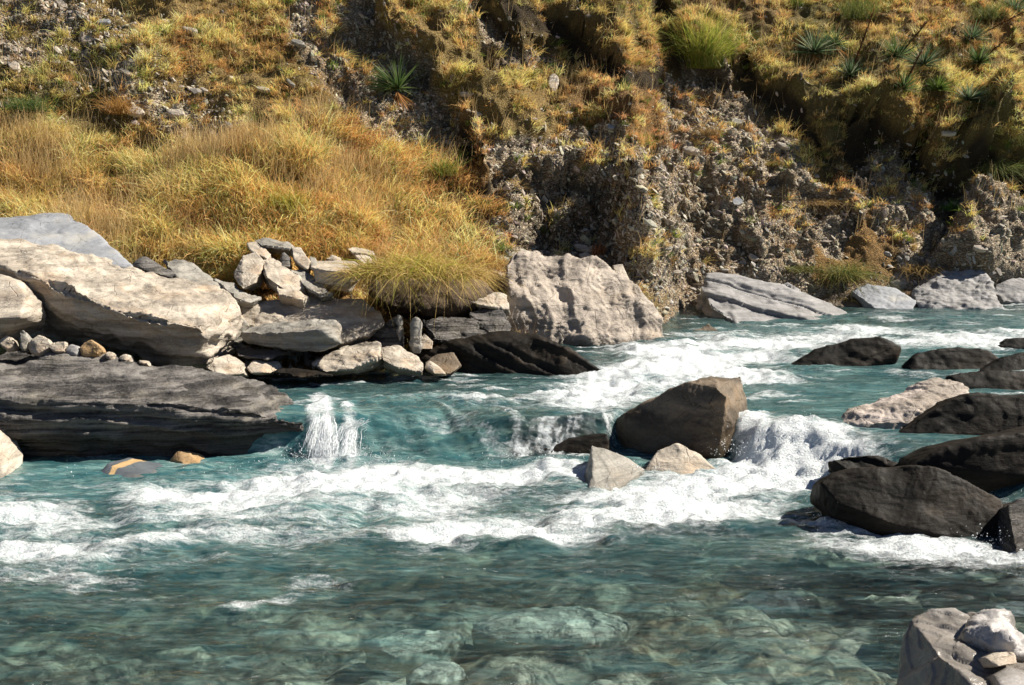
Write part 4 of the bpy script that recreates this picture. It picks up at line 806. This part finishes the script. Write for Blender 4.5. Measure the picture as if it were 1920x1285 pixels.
HS = [
 (28, 128, 46, 22, -.9, 'tan', 'long cream stone lying steeply on the slope near the upper left corner'),
 (118, 12, 40, 16, -.8, 'tan', 'cream stone cut by the top picture edge, at upper left'),
 (196, 46, 26, 14, 0, 'blue', 'small blue-grey stone in brown grass at upper left'),
 (358, 62, 34, 9, -.45, 'pale', 'thin white stone lying alone in grass near the top left'),
 (165, 80, 26, 20, -.8, 'tan', 'cream stone in the upper left stone band, highest of it'),
 (195, 92, 24, 12, -.8, 'grey', 'grey chip of the upper left stone band beside the highest cream one'),
 (108, 122, 16, 12, 0, 'pale', 'small white stone on the green patch at upper left'),
 (238, 140, 42, 12, -.7, 'pale', 'narrow pale slab halfway down the upper left stone band'),
 (252, 120, 22, 12, -.1, 'pale', 'small pale stone just above the narrow slab in the upper left stone band'),
 (256, 214, 38, 22, -.3, 'tan', 'broad tan stone at the lower end of the upper left stone band'),
 (330, 218, 40, 18, -.3, 'tan', 'broad flat tan stone right of the brown tuft on the left slope'),
 (404, 256, 34, 12, -.6, 'tan', 'cream stone at the lower end of the left slope rubble'),
 (430, 240, 26, 10, -.8, 'grey', 'grey stone just above the lowest cream one on the left slope'),
 (385, 174, 24, 9, -.6, 'tan', 'thin tan stone in the middle of the left slope'),
 (494, 172, 34, 14, -.3, 'tan', 'tan stone in thin grass left of the gravel gully'),
 (545, 160, 34, 8, -.9, 'grey', 'thin grey blade of stone above the orange grass'),
 (670, 256, 26, 20, .2, 'pale', 'rounded pale stone at the top of the orange grass beside the gravel gully'),
 (178, 368, 20, 10, 0, 'pale', 'pale stone showing through the tall straw grass at left'),
 (560, 85, 36, 14, -.6, 'grey', 'grey slab on the ridge at the left rim of the gully'),
 (877, 180, 36, 8, 0, 'pale', 'flat pale ledge stone right of the dark hollow'),
 (1037, 158, 20, 52, -.1, 'pale', 'upright white stone standing in the rusty grass at top centre'),
 (1146, 243, 18, 14, -.3, 'blue', 'small blue-grey stone below the rusty grass'),
 (1172, 240, 20, 8, -.3, 'grey', 'thin grey chip right of the small blue-grey stone'),
 (1295, 286, 34, 14, -.3, 'tan', 'tan stone at the left side of the right-hand scree'),
 (1382, 382, 24, 24, -.7, 'blue', 'blue-grey wedge stone low on the right-hand scree'),
 (1468, 278, 28, 10, -.6, 'pale', 'pale stone at the upper edge of the right-hand scree'),
 (1380, 232, 26, 16, -.6, 'grey', 'dark grey stone high on the right-hand scree'),
 (1530, 335, 12, 10, 0, 'pale', 'tiny white stone beside rusty grass on the right-hand scree'),
 (1776, 254, 26, 8, -.1, 'pale', 'flat pale stone on the grassy slope at right'),
 (1095, 470, 40, 14, -.4, 'pale', 'long pale stone on the bank behind the big white boulder'),
 (1098, 484, 28, 12, 0, 'tan', 'rounded tan stone just below the long pale one behind the white boulder'),
 (1270, 515, 20, 10, 0, 'pale', 'small pale stone on the bare bank between the white boulder and the grooved slab'),
 (1412, 487, 26, 14, -.6, 'pale', 'pale angular stone on the bank above the grooved slab'),
 (1375, 505, 22, 10, 0, 'tan', 'small tan stone at the top of the grooved slab'),
 (940, 490, 24, 12, -.2, 'pale', 'pale stone left of the top of the big white boulder'),
 (925, 515, 22, 12, -.2, 'pale', 'pale stone in the rubble gap beside the big white boulder'),
 (1250, 470, 20, 14, 0, 'grey', 'grey stone at the foot of the rough gravel cliff'),
 (1835, 470, 30, 12, -.2, 'tan', 'tan stone at the foot of the dark overhang at right'),
]
for i, (px, py, a, b, an, mt, lab) in enumerate(HS):
    hill_stone(px, py, a, b, an, mt, lab, 200 + i)

# ------------------------------------------------------------------ loose rubble (nobody could count it)
def face_samples(me_v, faces, weight, n, rng):
    a = me_v[faces[:, 0]]; b = me_v[faces[:, 1]]; c = me_v[faces[:, 2]]; d = me_v[faces[:, 3]]
    ar = np.linalg.norm(np.cross(c - a, d - b), axis=1) * 0.5
    w_ = ar * weight[faces[:, 0]]
    idx = rng.choice(len(faces), n, p=w_ / w_.sum())
    u = rng.random(n)[:, None]; v = rng.random(n)[:, None]
    p = (a[idx] * (1 - u) + b[idx] * u) * (1 - v) + (d[idx] * (1 - u) + c[idx] * u) * v
    return p, faces[idx, 0]
HF = grid_faces(len(xs), len(ts))
inview = sstep(-400, -100, bpx) * sstep(2350, 2000, bpx) * sstep(-260, -60, bpy_) 
ico_v = np.array([(0, 0, 1), (.9, 0, .2), (.3, .85, .25), (-.75, .5, .15), (-.7, -.55, .2), (.3, -.9, .15), (.6, .5, -.6), (-.3, .7, -.7), (-.8, 0, -.5), (-.2, -.7, -.7), (.7, -.4, -.6), (0, 0, -1)])
ico_f = np.array([(0, 1, 2), (0, 2, 3), (0, 3, 4), (0, 4, 5), (0, 5, 1), (1, 6, 2), (2, 7, 3), (3, 8, 4), (4, 9, 5), (5, 10, 1), (6, 7, 2), (7, 8, 3), (8, 9, 4), (9, 10, 5), (10, 6, 1), (6, 11, 7), (7, 11, 8), (8, 11, 9), (9, 11, 10), (10, 11, 6)])
def pebbles(p, size, col, rng, flat=.4):
    n = len(p)
    v = ico_v[None] * (1 + rng.normal(0, .16, (n, 12, 3)))
    sc = size[:, None] * np.stack([rng.uniform(.7, 1.7, n), rng.uniform(.6, 1.1, n), rng.uniform(flat * .6, flat * 1.4, n)], 1)
    v = v * sc[:, None, :]
    a = rng.normal(0.0, .5, n); ca, sa = np.cos(a)[:, None], np.sin(a)[:, None]
    z_, y_ = v[..., 2] * ca - v[..., 1] * sa, v[..., 2] * sa + v[..., 1] * ca
    v = np.stack([v[..., 0], y_, z_], -1)
    b = rng.normal(0.45, .5, n); cb, sb = np.cos(b)[:, None], np.sin(b)[:, None]
    x_, z_ = v[..., 0] * cb + v[..., 2] * sb, -v[..., 0] * sb + v[..., 2] * cb
    v = np.stack([x_, v[..., 1], z_], -1)
    g = rng.uniform(0, 6.28, n); cg, sg = np.cos(g)[:, None], np.sin(g)[:, None]
    x_, y_ = v[..., 0] * (.6 + .4 * cg) - v[..., 1] * sg * .4, v[..., 1] * (.6 + .4 * cg) + v[..., 0] * sg * .4
    v = np.stack([x_, y_, v[..., 2]], -1) + p[:, None, :]
    f = ico_f[None] + (np.arange(n) * 12)[:, None, None]
    return v.reshape(-1, 3), f.reshape(-1, 3), np.repeat(col, 12, 0)
def col_mat(name, rough=.9, transl=0.0, spec=.2, bump=0):
    m = N(name)
    c = m.n('ShaderNodeAttribute', attribute_name='Col').outputs['Color']
    if bump:
        f = m.noise(m.pos(), 45, 4, .7).outputs[0]
        c = m.mix(m.ramp(f, .35, .65, 0, .5), c, (.10, .09, .07))
    p = m.n('ShaderNodeBsdfPrincipled', {'Base Color': c, 'Roughness': rough, 'Specular IOR Level': spec}).outputs[0]
    if transl:
        t_ = m.n('ShaderNodeBsdfTranslucent', {0: c}).outputs[0]
        p = m.n('ShaderNodeMixShader', {0: transl, 1: p, 2: t_}).outputs[0]
    return m.end(p)
M_PEB = col_mat('loose_stone', .85, 0, .25, 1)
M_GRASS = col_mat('grass_blades', .6, .35, .25)
rng = np.random.default_rng(5)
wg = (grav ** 1.5) * inview + 0.04 * inview * sstep(.5, 1.5, t)
wg = wg * (1 - .5 * hollow) * (bpy_ < 600)
upl = softpoly(bpx, bpy_, [(60, -60), (160, -20), (300, 110), (460, 250), (520, 330), (400, 320), (250, 230), (60, 120), (-60, 100), (-60, 0)], 30)
wg = wg + 0.9 * upl
p, vi = face_samples(hv, HF, wg, 32000, rng)
sz = 0.012 + 0.05 * rng.random(len(p)) ** 4 + 0.012 * rng.random(len(p))
bigs = rng.random(len(p)) < .015; sz[bigs] = rng.uniform(.04, .10, bigs.sum())
base = rng.uniform(.2, .62, len(p))[:, None] * np.array([1, .88, .70]) * (1 + rng.normal(0, .05, (len(p), 3)))
v, f, c = pebbles(p, sz, base, rng)
tag(link('rubble', np_mesh('rubble', v, f, False, c), M_PEB), 'loose grey and tan schist chips strewn over the bare parts of the slope', 'rubble', kind='stuff')
# shore pebbles: behind the dark layered boulder and along the bank
pp = []
rr = random.Random(3)
def strip(n, x0, x1, y0, y1, s0, s1):
    for _ in range(n):
        px, py = rr.uniform(x0, x1), rr.uniform(y0, y1)
        h = hit(px, py); pp.append((h.x, h.y, h.z + .02, rr.uniform(s0, s1)))
strip(90, 0, 300, 630, 668, .03, .09); strip(60, 280, 440, 660, 700, .02, .05); strip(110, 455, 620, 655, 695, .02, .055); strip(40, 460, 560, 590, 615, .02, .06)
strip(70, 850, 960, 470, 580, .03, .07); strip(60, 640, 800, 660, 700, .015, .05); strip(90, 1180, 1420, 490, 575, .02, .06); strip(60, 1640, 1900, 470, 570, .03, .08); strip(60, 560, 720, 470, 560, .02, .06)
pp = np.array(pp)
base = rng.uniform(.2, .58, len(pp))[:, None] * np.array([1, .94, .85])
v, f, c = pebbles(pp[:, :3], pp[:, 3], base, rng, .65)
tag(link('shore_pebbles', np_mesh('shore_pebbles', v, f, False, c), M_PEB), 'pale pebbles and small stones filling gaps between boulders along the bank', 'pebbles', kind='stuff')

# ------------------------------------------------------------------ blades
def blades(base, dirn, length, width, droop, col, rng, segs=3, tipfade=1.15):
    n = len(base)
    dirn = dirn / np.linalg.norm(dirn, axis=1)[:, None]
    side = np.cross(dirn, np.array([0, 0, 1.0]) + rng.normal(0, .6, (n, 3)))
    side /= np.linalg.norm(side, axis=1)[:, None] + 1e-9
    hz = dirn.copy(); hz[:, 2] = 0; hz /= np.linalg.norm(hz, axis=1)[:, None] + 1e-6
    V = []; Cc = []
    for k in range(segs + 1):
        s = k / segs
        c = base + dirn * (length * s)[:, None] + (hz * 0.45 + np.array([0, 0, -1.0])) * (droop * length * s * s)[:, None]
        w_ = width * (1 - s ** 1.5 * .92) * .5
        V += [c - side * w_[:, None], c + side * w_[:, None]]
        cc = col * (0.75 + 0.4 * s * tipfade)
        Cc += [cc, cc]
    V = np.stack(V, 1); Cc = np.stack(Cc, 1); m2 = 2 * (segs + 1)
    f = np.array([(2 * k, 2 * k + 1, 2 * k + 3, 2 * k + 2) for k in range(segs)])
    F = f[None] + (np.arange(n) * m2)[:, None, None]
    return V.reshape(-1, 3), F.reshape(-1, 4), Cc.reshape(-1, 3)
# long grass region and its height
tall = softpoly(bpx, bpy_, [(-300, 190), (60, 260), (220, 280), (420, 290), (600, 220), (700, 260), (820, 300), (900, 380), (960, 480), (920, 560), (600, 500), (450, 520), (-300, 560)], 35)
lenmap = 0.18 + 0.16 * tall
dens = gmask * inview * (0.55 + 1.5 * tall) * (0.04 + 0.96 * sstep(-.18, .22, fbm(p3 * 2.3, 3, 91)))
NT = 25000
p, vi = face_samples(hv, HF, dens, NT, rng)
nb_ = 28
tl = lenmap[vi] * rng.uniform(.6, 1.35, NT)
tc = (gcol[vi] * .85 + np.array((.58, .42, .20)) * .5) * rng.uniform(.75, 1.55, NT)[:, None] * (1 + rng.normal(0, .07, (NT, 3)))
cn = fbm(p * 2.1, 3, 191); cn2 = fbm(p * 1.3, 3, 193); cn3 = fbm(p * 3.1, 2, 195)
tl = tl * (0.6 + .65 * sstep(-.3, .4, cn))
k_ = sstep(.05, .4, cn2)[:, None] * .28
tc = tc * (1 - k_) + np.array((.20, .22, .06)) * rng.uniform(.6, 1.4, NT)[:, None] * k_
k_ = sstep(.1, .45, cn3)[:, None] * .6
tc = tc * (1 - k_) + np.array((.42, .23, .09)) * rng.uniform(.7, 1.5, NT)[:, None] * k_
tc = tc * (.75 + .5 * sstep(-.3, .3, cn))[:, None]
gmix = rng.random(NT) < 0.10
tc[gmix] = np.array(GREEN) * rng.uniform(.7, 1.6, gmix.sum())[:, None]
dmix = rng.random(NT) < 0.13
tc[dmix] *= .45
tuftlean = np.stack([fbm(p * .8, 2, 95) * .5 + .12, -0.28 + fbm(p * .9, 2, 97) * .3, np.zeros(NT)], 1)
B = np.repeat(p, nb_, 0) + rng.normal(0, 1, (NT * nb_, 3)) * np.repeat((0.035 + .06 * tall[vi]), nb_)[:, None] * np.array([1, .7, .5])
D = np.repeat(tuftlean, nb_, 0) + rng.normal(0, .42, (NT * nb_, 3)); D[:, 2] = np.abs(D[:, 2]) * .4 + .85
Ln = np.repeat(tl, nb_) * rng.uniform(.45, 1.25, NT * nb_)
Wd = rng.uniform(.006, .013, NT * nb_)
Dr = rng.uniform(.15, .75, NT * nb_)
Cl = np.repeat(tc, nb_, 0) * rng.uniform(.6, 1.5, NT * nb_)[:, None]
v, f, c = blades(B, D, Ln, Wd, Dr, np.clip(Cl * 1.22 * np.array([1.06, .98, .95]), .01, .88), rng, 3)
ns = 24000
ps, vs = face_samples(hv, HF, gmask * inview * (tall * 2.5 + .25) * (.1 + .9 * sstep(-.2, .3, fbm(p3 * 1.1, 3, 197))), ns, rng)
Ds = rng.normal(0, .16, (ns, 3)); Ds[:, 2] = 1; Ds[:, 0] += .08; Ds[:, 1] -= .12
Cs = np.array((.70, .53, .28)) * rng.uniform(.5, 1.25, (ns, 1)) * np.array([1, .97, .9])
v2, f2, c2 = blades(ps, Ds, (lenmap[vs] * 1.1 + .12) * rng.uniform(.6, 1.5, ns), rng.uniform(.004, .008, ns), rng.uniform(.05, .3, ns), np.clip(Cs, 0, .85), rng, 3)
v, f, c = np.vstack([v, v2]), np.vstack([f, f2 + len(v)]), np.vstack([c, c2])
tag(link('grass', np_mesh('grass', v, f, False, c), M_GRASS), 'dry straw and rust coloured grass covering the slope above the river', 'grass', kind='stuff')

# ------------------------------------------------------------------ single plants
def plant(name, label, cat, loc, fn, group=None):
    e = bpy.data.objects.new(name, None); COL.objects.link(e); e.location = loc
    e.empty_display_size = .1
    tag(e, label, cat, group)
    for nm, (v, f, c) in fn():
        o = link(nm, np_mesh(nm, v, f, False, c), M_GRASS, e)
    return e
def tuft_fn(n, L, spread, cols, droop=(.4, .9), width=(.006, .011), up=.8, rad=.08, lean=(0, 0), seed=1, segs=5):
    def fn():
        r = np.random.default_rng(seed)
        b = r.normal(0, rad, (n, 3)); b[:, 2] = 0
        D = r.normal(0, spread, (n, 3)); D[:, 2] = up + r.uniform(-.1, .3, n); D[:, 0] += lean[0]; D[:, 1] += lean[1]
        ci = r.integers(0, len(cols), n)
        C = np.array(cols)[ci] * r.uniform(.7, 1.3, n)[:, None]
        return [('leaves', blades(b, D, L * r.uniform(.55, 1.1, n), r.uniform(*width, n), r.uniform(*droop, n), C, r, segs))]
    return fn
def rosette_fn(n, L, cols, seed=1, stalk=None, dead=0):
    def fn():
        r = np.random.default_rng(seed)
        L_ = L * r.uniform(.75, 1.15)
        th = r.uniform(0, 6.28, n); ph = np.arccos(r.uniform(-.15, .98, n))
        D = np.stack([np.cos(th) * np.sin(ph), np.sin(th) * np.sin(ph), np.cos(ph)], 1)
        C = np.array(cols)[r.integers(0, len(cols), n)] * r.uniform(.7, 1.35, n)[:, None]
        b = D * .03 + np.array([0, 0, .1])
        out = [('leaves', blades(b, D + np.array([r.normal(0, .25), r.normal(-.1, .2), 0]), 1.2 * L_ * r.uniform(.7, 1.05, n), r.uniform(.013, .024, n), r.uniform(0, .15, n), C, r, 4))]
        if dead:
            D = r.normal(0, .5, (dead, 3)); D[:, 2] = -.8; D[:, 0] += .4; D[:, 1] -= .8
            C = np.array([(.40, .20, .07)]) * r.uniform(.6, 1.3, dead)[:, None]
            out.append(('dead_leaves', blades(np.tile([[0, 0, .05]], (dead, 1)), D, L * r.uniform(.7, 1.1, dead), r.uniform(.014, .024, dead), r.uniform(0, .2, dead), C, r, 4)))
        if stalk:
            (sx, sz, sl) = stalk
            d0 = np.array([sx, -.15, sz]); d0 /= np.linalg.norm(d0)
            k = 70; s = r.uniform(.25, 1, k)
            bb = np.outer(s * sl, d0) + np.array([0, 0, .1])
            DD = d0 * .5 + r.normal(0, .8, (k, 3))
            C1 = np.array([(.17, .085, .035)]) * r.uniform(.6, 1.4, k)[:, None]
            v1, f1_, c1 = blades(bb, DD, np.full(k, .09) * r.uniform(.5, 1.2, k), np.full(k, .022), np.full(k, .1), C1, r, 2)
            m_ = 8; sd_ = np.tile(d0, (m_, 1)) + r.normal(0, .004, (m_, 3))
            v2, f2_, c2 = blades(np.tile([[0, 0, .1]], (m_, 1)), sd_, np.full(m_, sl), np.full(m_, .04), np.full(m_, 0.02), np.tile([[.14, .07, .03]], (m_, 1)), r, 2)
            out.append(('flower_stalk', (np.vstack([v1, v2]), np.vstack([f1_, f2_ + len(v1)]), np.vstack([c1, c2]))))
        return out
    return fn
DG = [(.07, .13, .03), (.11, .17, .05), (.05, .09, .03), (.22, .25, .12)]
GL = [(.08, .14, .06), (.14, .20, .10), (.05, .09, .04), (.28, .31, .19)]
SPEAR = [
 (745, 165, .48, 110, DG, None, 45, 'dark green spiky rosette with rusty dead leaves, alone in the gully at top centre'),
 (1592, 140, .42, 110, GL, (.28, 1, 1.25), 0, 'pale green spiky rosette with a tall brown stalk, in the middle of the right slope'),
 (1525, 95, .45, 90, GL, None, 8, 'spiky rosette left of and above the pale one on the right slope'),
 (1565, 80, .40, 70, DG, None, 10, 'dark spiky rosette with yellowing leaves touching the stalk of the pale one'),
 (1680, 105, .48, 100, DG, (.6, .8, .9), 0, 'broad dark green rosette with a leaning brown stalk, right of the pale one'),
 (1730, 120, .42, 80, GL, None, 0, 'grey-green rosette at the right side of the broad dark one'),
 (1690, 165, .42, 90, DG, (.35, .9, .9), 0, 'bright green spiky clump below the broad dark rosette'),
 (1820, 70, .36, 80, GL, (1, .55, 1.3), 0, 'upper right rosette with a long brown stalk leaning to the right edge'),
 (1832, 115, .34, 80, DG, (.8, .75, .6), 0, 'small rosette with a short leaning stalk, right below the long-stalked one'),
 (1815, 185, .42, 90, GL, None, 0, 'blue-green rosette alone lower down at the right of the slope'),
 (1900, 15, .4, 80, GL, None, 0, 'dark rosette in the top right corner of the picture'),
 (1755, 165, .32, 160, [(.16, .22, .05), (.12, .18, .04)], None, 0, 'round fresh green clump between the spiky ones and the blue-green rosette'),
]
for i, (px, py, L, n, cols, stk, dead, lab) in enumerate(SPEAR):
    h = hit(px, py + 12)
    plant('spear_grass', lab, 'spear grass', (h.x, h.y - .05, h.z - .02), rosette_fn(n * 2, L, cols, 300 + i, stk, dead), 'spiky rosettes on the slope')
YG = [(.42, .42, .07), (.30, .36, .06), (.50, .42, .12), (.18, .26, .04)]
TUS = [
 (1318, 130, 1.45, 1500, YG, (.1, .6), .30, .14, 'big bright yellow-green tussock drooping over the ridge at the top of the picture'),
 (1580, 525, .85, 600, [(.17, .19, .05), (.33, .27, .08), (.10, .13, .03)], (.5, 1.0), .42, .10, 'tall olive tussock on the far bank right of the grooved slab'),
 (540, 395, .50, 420, [(.42, .34, .06), (.33, .33, .06)], (.2, .6), .30, .12, 'fuzzy yellow-green tussock in the middle of the orange grass'),
 (500, 448, .34, 260, [(.40, .36, .07), (.30, .30, .05)], (.2, .6), .32, .09, 'small yellow-green tuft above the dark cap slab'),
 (775, 522, .74, 1700, [(.48, .40, .08), (.36, .36, .06), (.60, .43, .16), (.58, .40, .15)], (.3, 1.15), .5, .26, 'bright green and gold tussock overhanging the shaded hollow at the bank'),
 (850, 525, .62, 700, [(.52, .36, .13), (.45, .32, .10)], (.6, 1.2), .5, .15, 'golden drooping tuft at the right end of the bank overhang'),
 (705, 525, .58, 600, [(.50, .36, .14), (.42, .32, .09)], (.6, 1.2), .5, .14, 'straw coloured drooping tuft at the left end of the bank overhang'),
 (900, 500, .50, 420, [(.46, .26, .08), (.50, .33, .11)], (.4, 1.0), .42, .16, 'rusty clump hanging beside the streaked slab left of the white boulder'),
 (230, 215, .50, 320, [(.40, .22, .07), (.45, .27, .09)], (.2, .6), .42, .10, 'rusty brown tuft at the foot of the upper left stone band'),
 (60, 210, .45, 380, [(.07, .12, .03), (.12, .17, .05)], (.2, .7), .45, .16, 'dark green bushy clump near the left picture edge'),
 (870, 275, .34, 160, [(.42, .33, .22), (.30, .22, .13)], (.5, 1.0), .6, .06, 'pale dead tuft splaying left above the grey cliff'),
 (835, 330, .50, 240, [(.16, .22, .04), (.40, .33, .08)], (.2, .6), .34, .10, 'green tuft with tall stems on the rim below the gully'),
 (1500, 510, .34, 260, [(.11, .14, .03), (.20, .17, .06)], (.3, .8), .5, .12, 'dark green cushion of grass left of the olive far-bank tussock'),
 (1575, 562, .30, 260, [(.17, .14, .04), (.28, .2, .07)], (.6, 1.2), .55, .14, 'brown-green cushion hanging to the water below the olive tussock'),
 (1690, 552, .30, 260, [(.20, .13, .07), (.32, .22, .12)], (.6, 1.2), .6, .12, 'dead brown tuft draped over the shattered rock at the far water edge'),
 (1720, 510, .45, 320, [(.48, .33, .13), (.40, .26, .09)], (.5, 1.0), .6, .12, 'straw tuft bending left of the square grey boulder'),
 (1445, 312, .26, 240, [(.36, .22, .07), (.25, .23, .06)], (.3, .8), .5, .10, 'small rusty tuft in the middle of the right-hand scree'),
 (1325, 255, .36, 240, [(.38, .24, .09), (.25, .17, .07)], (.3, .8), .5, .10, 'brown tuft at the left side of the right-hand scree'),
 (1535, 385, .42, 460, [(.25, .16, .07), (.36, .24, .09)], (.6, 1.1), .55, .22, 'mossy brown hummock low on the right-hand scree'),
 (1860, 325, .85, 600, [(.13, .17, .05), (.22, .22, .07)], (.6, 1.1), .5, .16, 'olive tussock hanging over the shadow at the right edge'),
 (1785, 395, .30, 260, [(.07, .16, .03), (.12, .22, .05)], (.1, .5), .6, .12, 'fresh green leafy bush lit against the dark overhang at right'),
 (505, 540, .26, 110, [(.48, .28, .10), (.42, .22, .07)], (.1, .5), .35, .05, 'thin rusty tuft growing between the cream slabs of the pile'),
 (930, 470, .34, 120, [(.13, .20, .04), (.25, .30, .07)], (.3, .8), .5, .05, 'small green leafy tuft just left of the top of the white boulder'),
 (1120, 478, .26, 60, [(.30, .13, .05)], (.0, .3), .35, .04, 'little rust-red weed behind the big white boulder'),
 (1600, 40, .70, 500, [(.12, .16, .04), (.20, .22, .06)], (.1, .4), .28, .22, 'soft dark green bush at the top right behind the tall brown stalk'),
 (1850, 40, .55, 400, [(.12, .15, .04), (.18, .19, .06)], (.1, .4), .32, .18, 'olive bush near the top right corner above the long-stalked rosette'),
]
for i, (px, py, L, n, cols, dr, spread, rad, lab) in enumerate(TUS):
    if py > 500 and 650 < px < 920:
        h = P(px, py - 5, 13.45)
    else:
        h = hit(px, py)
    plant('tussock', lab, 'tussock', (h.x, h.y - .08, h.z), tuft_fn(n, L, spread, cols, dr, (.006, .012), .75, rad, (.02, -.15), 400 + i))

# overhanging bank under the tussock
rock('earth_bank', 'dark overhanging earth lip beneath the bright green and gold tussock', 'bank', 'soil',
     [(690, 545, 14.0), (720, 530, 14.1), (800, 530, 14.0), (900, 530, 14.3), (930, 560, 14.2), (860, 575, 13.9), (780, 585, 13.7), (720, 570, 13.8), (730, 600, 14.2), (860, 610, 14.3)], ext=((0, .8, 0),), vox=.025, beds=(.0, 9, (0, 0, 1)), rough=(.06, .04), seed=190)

# ------------------------------------------------------------------ spray
m = N('spray_water')
M_SPRAY = m.end(m.n('ShaderNodeBsdfPrincipled', {'Base Color': (.92, .95, .97, 1), 'Roughness': .12, 'Specular IOR Level': .8}).outputs[0])
rng = np.random.default_rng(9)
dp = []
def spray(n, px, py, Y, sx, sy, sz, up=0.0, s=(.0015, .006)):
    c = P(px, py, Y)
    q = np.array(c) + np.stack([rng.normal(0, sx, n), rng.normal(0, sy, n), np.abs(rng.normal(0, sz, n)) + up], 1)
    dp.append(np.concatenate([q, (s[0] + (s[1] - s[0]) * rng.random(n) ** 2.5)[:, None]], 1))
spray(2600, 625, 866, 9.9, .17, .06, .08, s=(.001, .0045)); spray(900, 655, 862, 9.92, .08, .06, .09, s=(.001, .0045)); spray(200, 560, 868, 9.8, .15, .08, .06); spray(260, 640, 860, 9.95, .10, .08, .12)
spray(160, 720, 872, 9.75, .10, .06, .05); spray(260, 1000, 868, 9.8, .35, .06, .04); spray(200, 1480, 830, 9.6, .22, .1, .06); spray(90, 1520, 800, 9.7, .05, .05, .08)
spray(200, 1380, 850, 9.7, .15, .1, .07); spray(120, 1210, 885, 9.2, .12, .06, .04); spray(130, 1620, 615, 16.2, .2, .1, .05); spray(200, 1450, 628, 15.7, .5, .12, .04)
spray(160, 1300, 640, 15.0, .4, .15, .04); spray(60, 135, 905, 9.3, .05, .05, .08); spray(120, 1860, 1020, 7.4, .12, .08, .05); spray(120, 1150, 930, 8.7, .15, .08, .04)
spray(120, 1560, 985, 7.9, .15, .08, .03); spray(60, 440, 880, 9.5, .2, .08, .03)
dp = np.vstack(dp)
v, f, c = pebbles(dp[:, :3], dp[:, 3], np.ones((len(dp), 3)), rng, 1.0)
tag(link('spray', np_mesh('spray', v, f, True), M_SPRAY), 'white droplets of spray thrown up where the water breaks over rocks', 'spray', kind='stuff')
# two spouting jets beside the tip of the dark layered boulder
def jet(label, pts, width, n, seed):
    r = np.random.default_rng(seed)
    V = []; F = []; k0 = 0
    ctrl = np.array([P(*p) for p in pts]); tt = np.linspace(0, 1, len(pts))
    for j in range(n):
        a0 = r.uniform(.12, .8); a1 = min(1, a0 + r.uniform(.12, .5)); K = 7
        o = r.normal(0, 1) * width; oy = r.normal(0, 1) * width * .6; th = r.uniform(.001, .004); oz = r.normal(0, .02)
        for k, s in enumerate(np.linspace(a0, a1, K)):
            q = np.array([np.interp(s, tt, ctrl[:, d]) for d in range(3)])
            q = q + np.array([o * (.5 + s * 1.3), oy, oz]) + r.normal(0, .004, 3)
            w_ = th * math.sin(math.pi * (k + .6) / (K + .2))
            V += [q + (-w_, 0, 0), q + (w_, w_ * .4, 0), q + (0, -w_ * .8, w_ * .4)]
            if k:
                a = k0 + 3 * k - 3; b = a + 3
                for i0, i1 in ((0, 1), (1, 2), (2, 0)): F.append((a + i0, a + i1, b + i1, b + i0))
        k0 += 3 * K
    return tag(link('water_jet', np_mesh('water_jet', np.array(V), np.array(F), True), M_SPRAY), label, 'splash', kind='stuff')
jet('white spout of water falling past the tip of the dark layered boulder', [(612, 768, 10.32), (612, 780, 10.18), (610, 803, 10.06), (608, 830, 9.98), (606, 868, 9.9)], .045, 170, 1)
jet('fan of splashing water right of the spout at the lip of the fall', [(692, 790, 10.2), (678, 793, 10.15), (650, 802, 10.1), (640, 830, 10.0), (632, 868, 9.9)], .05, 170, 2)
print('SCENE BUILT', sum(len(o.data.vertices) for o in bpy.data.objects if o.type == 'MESH'))
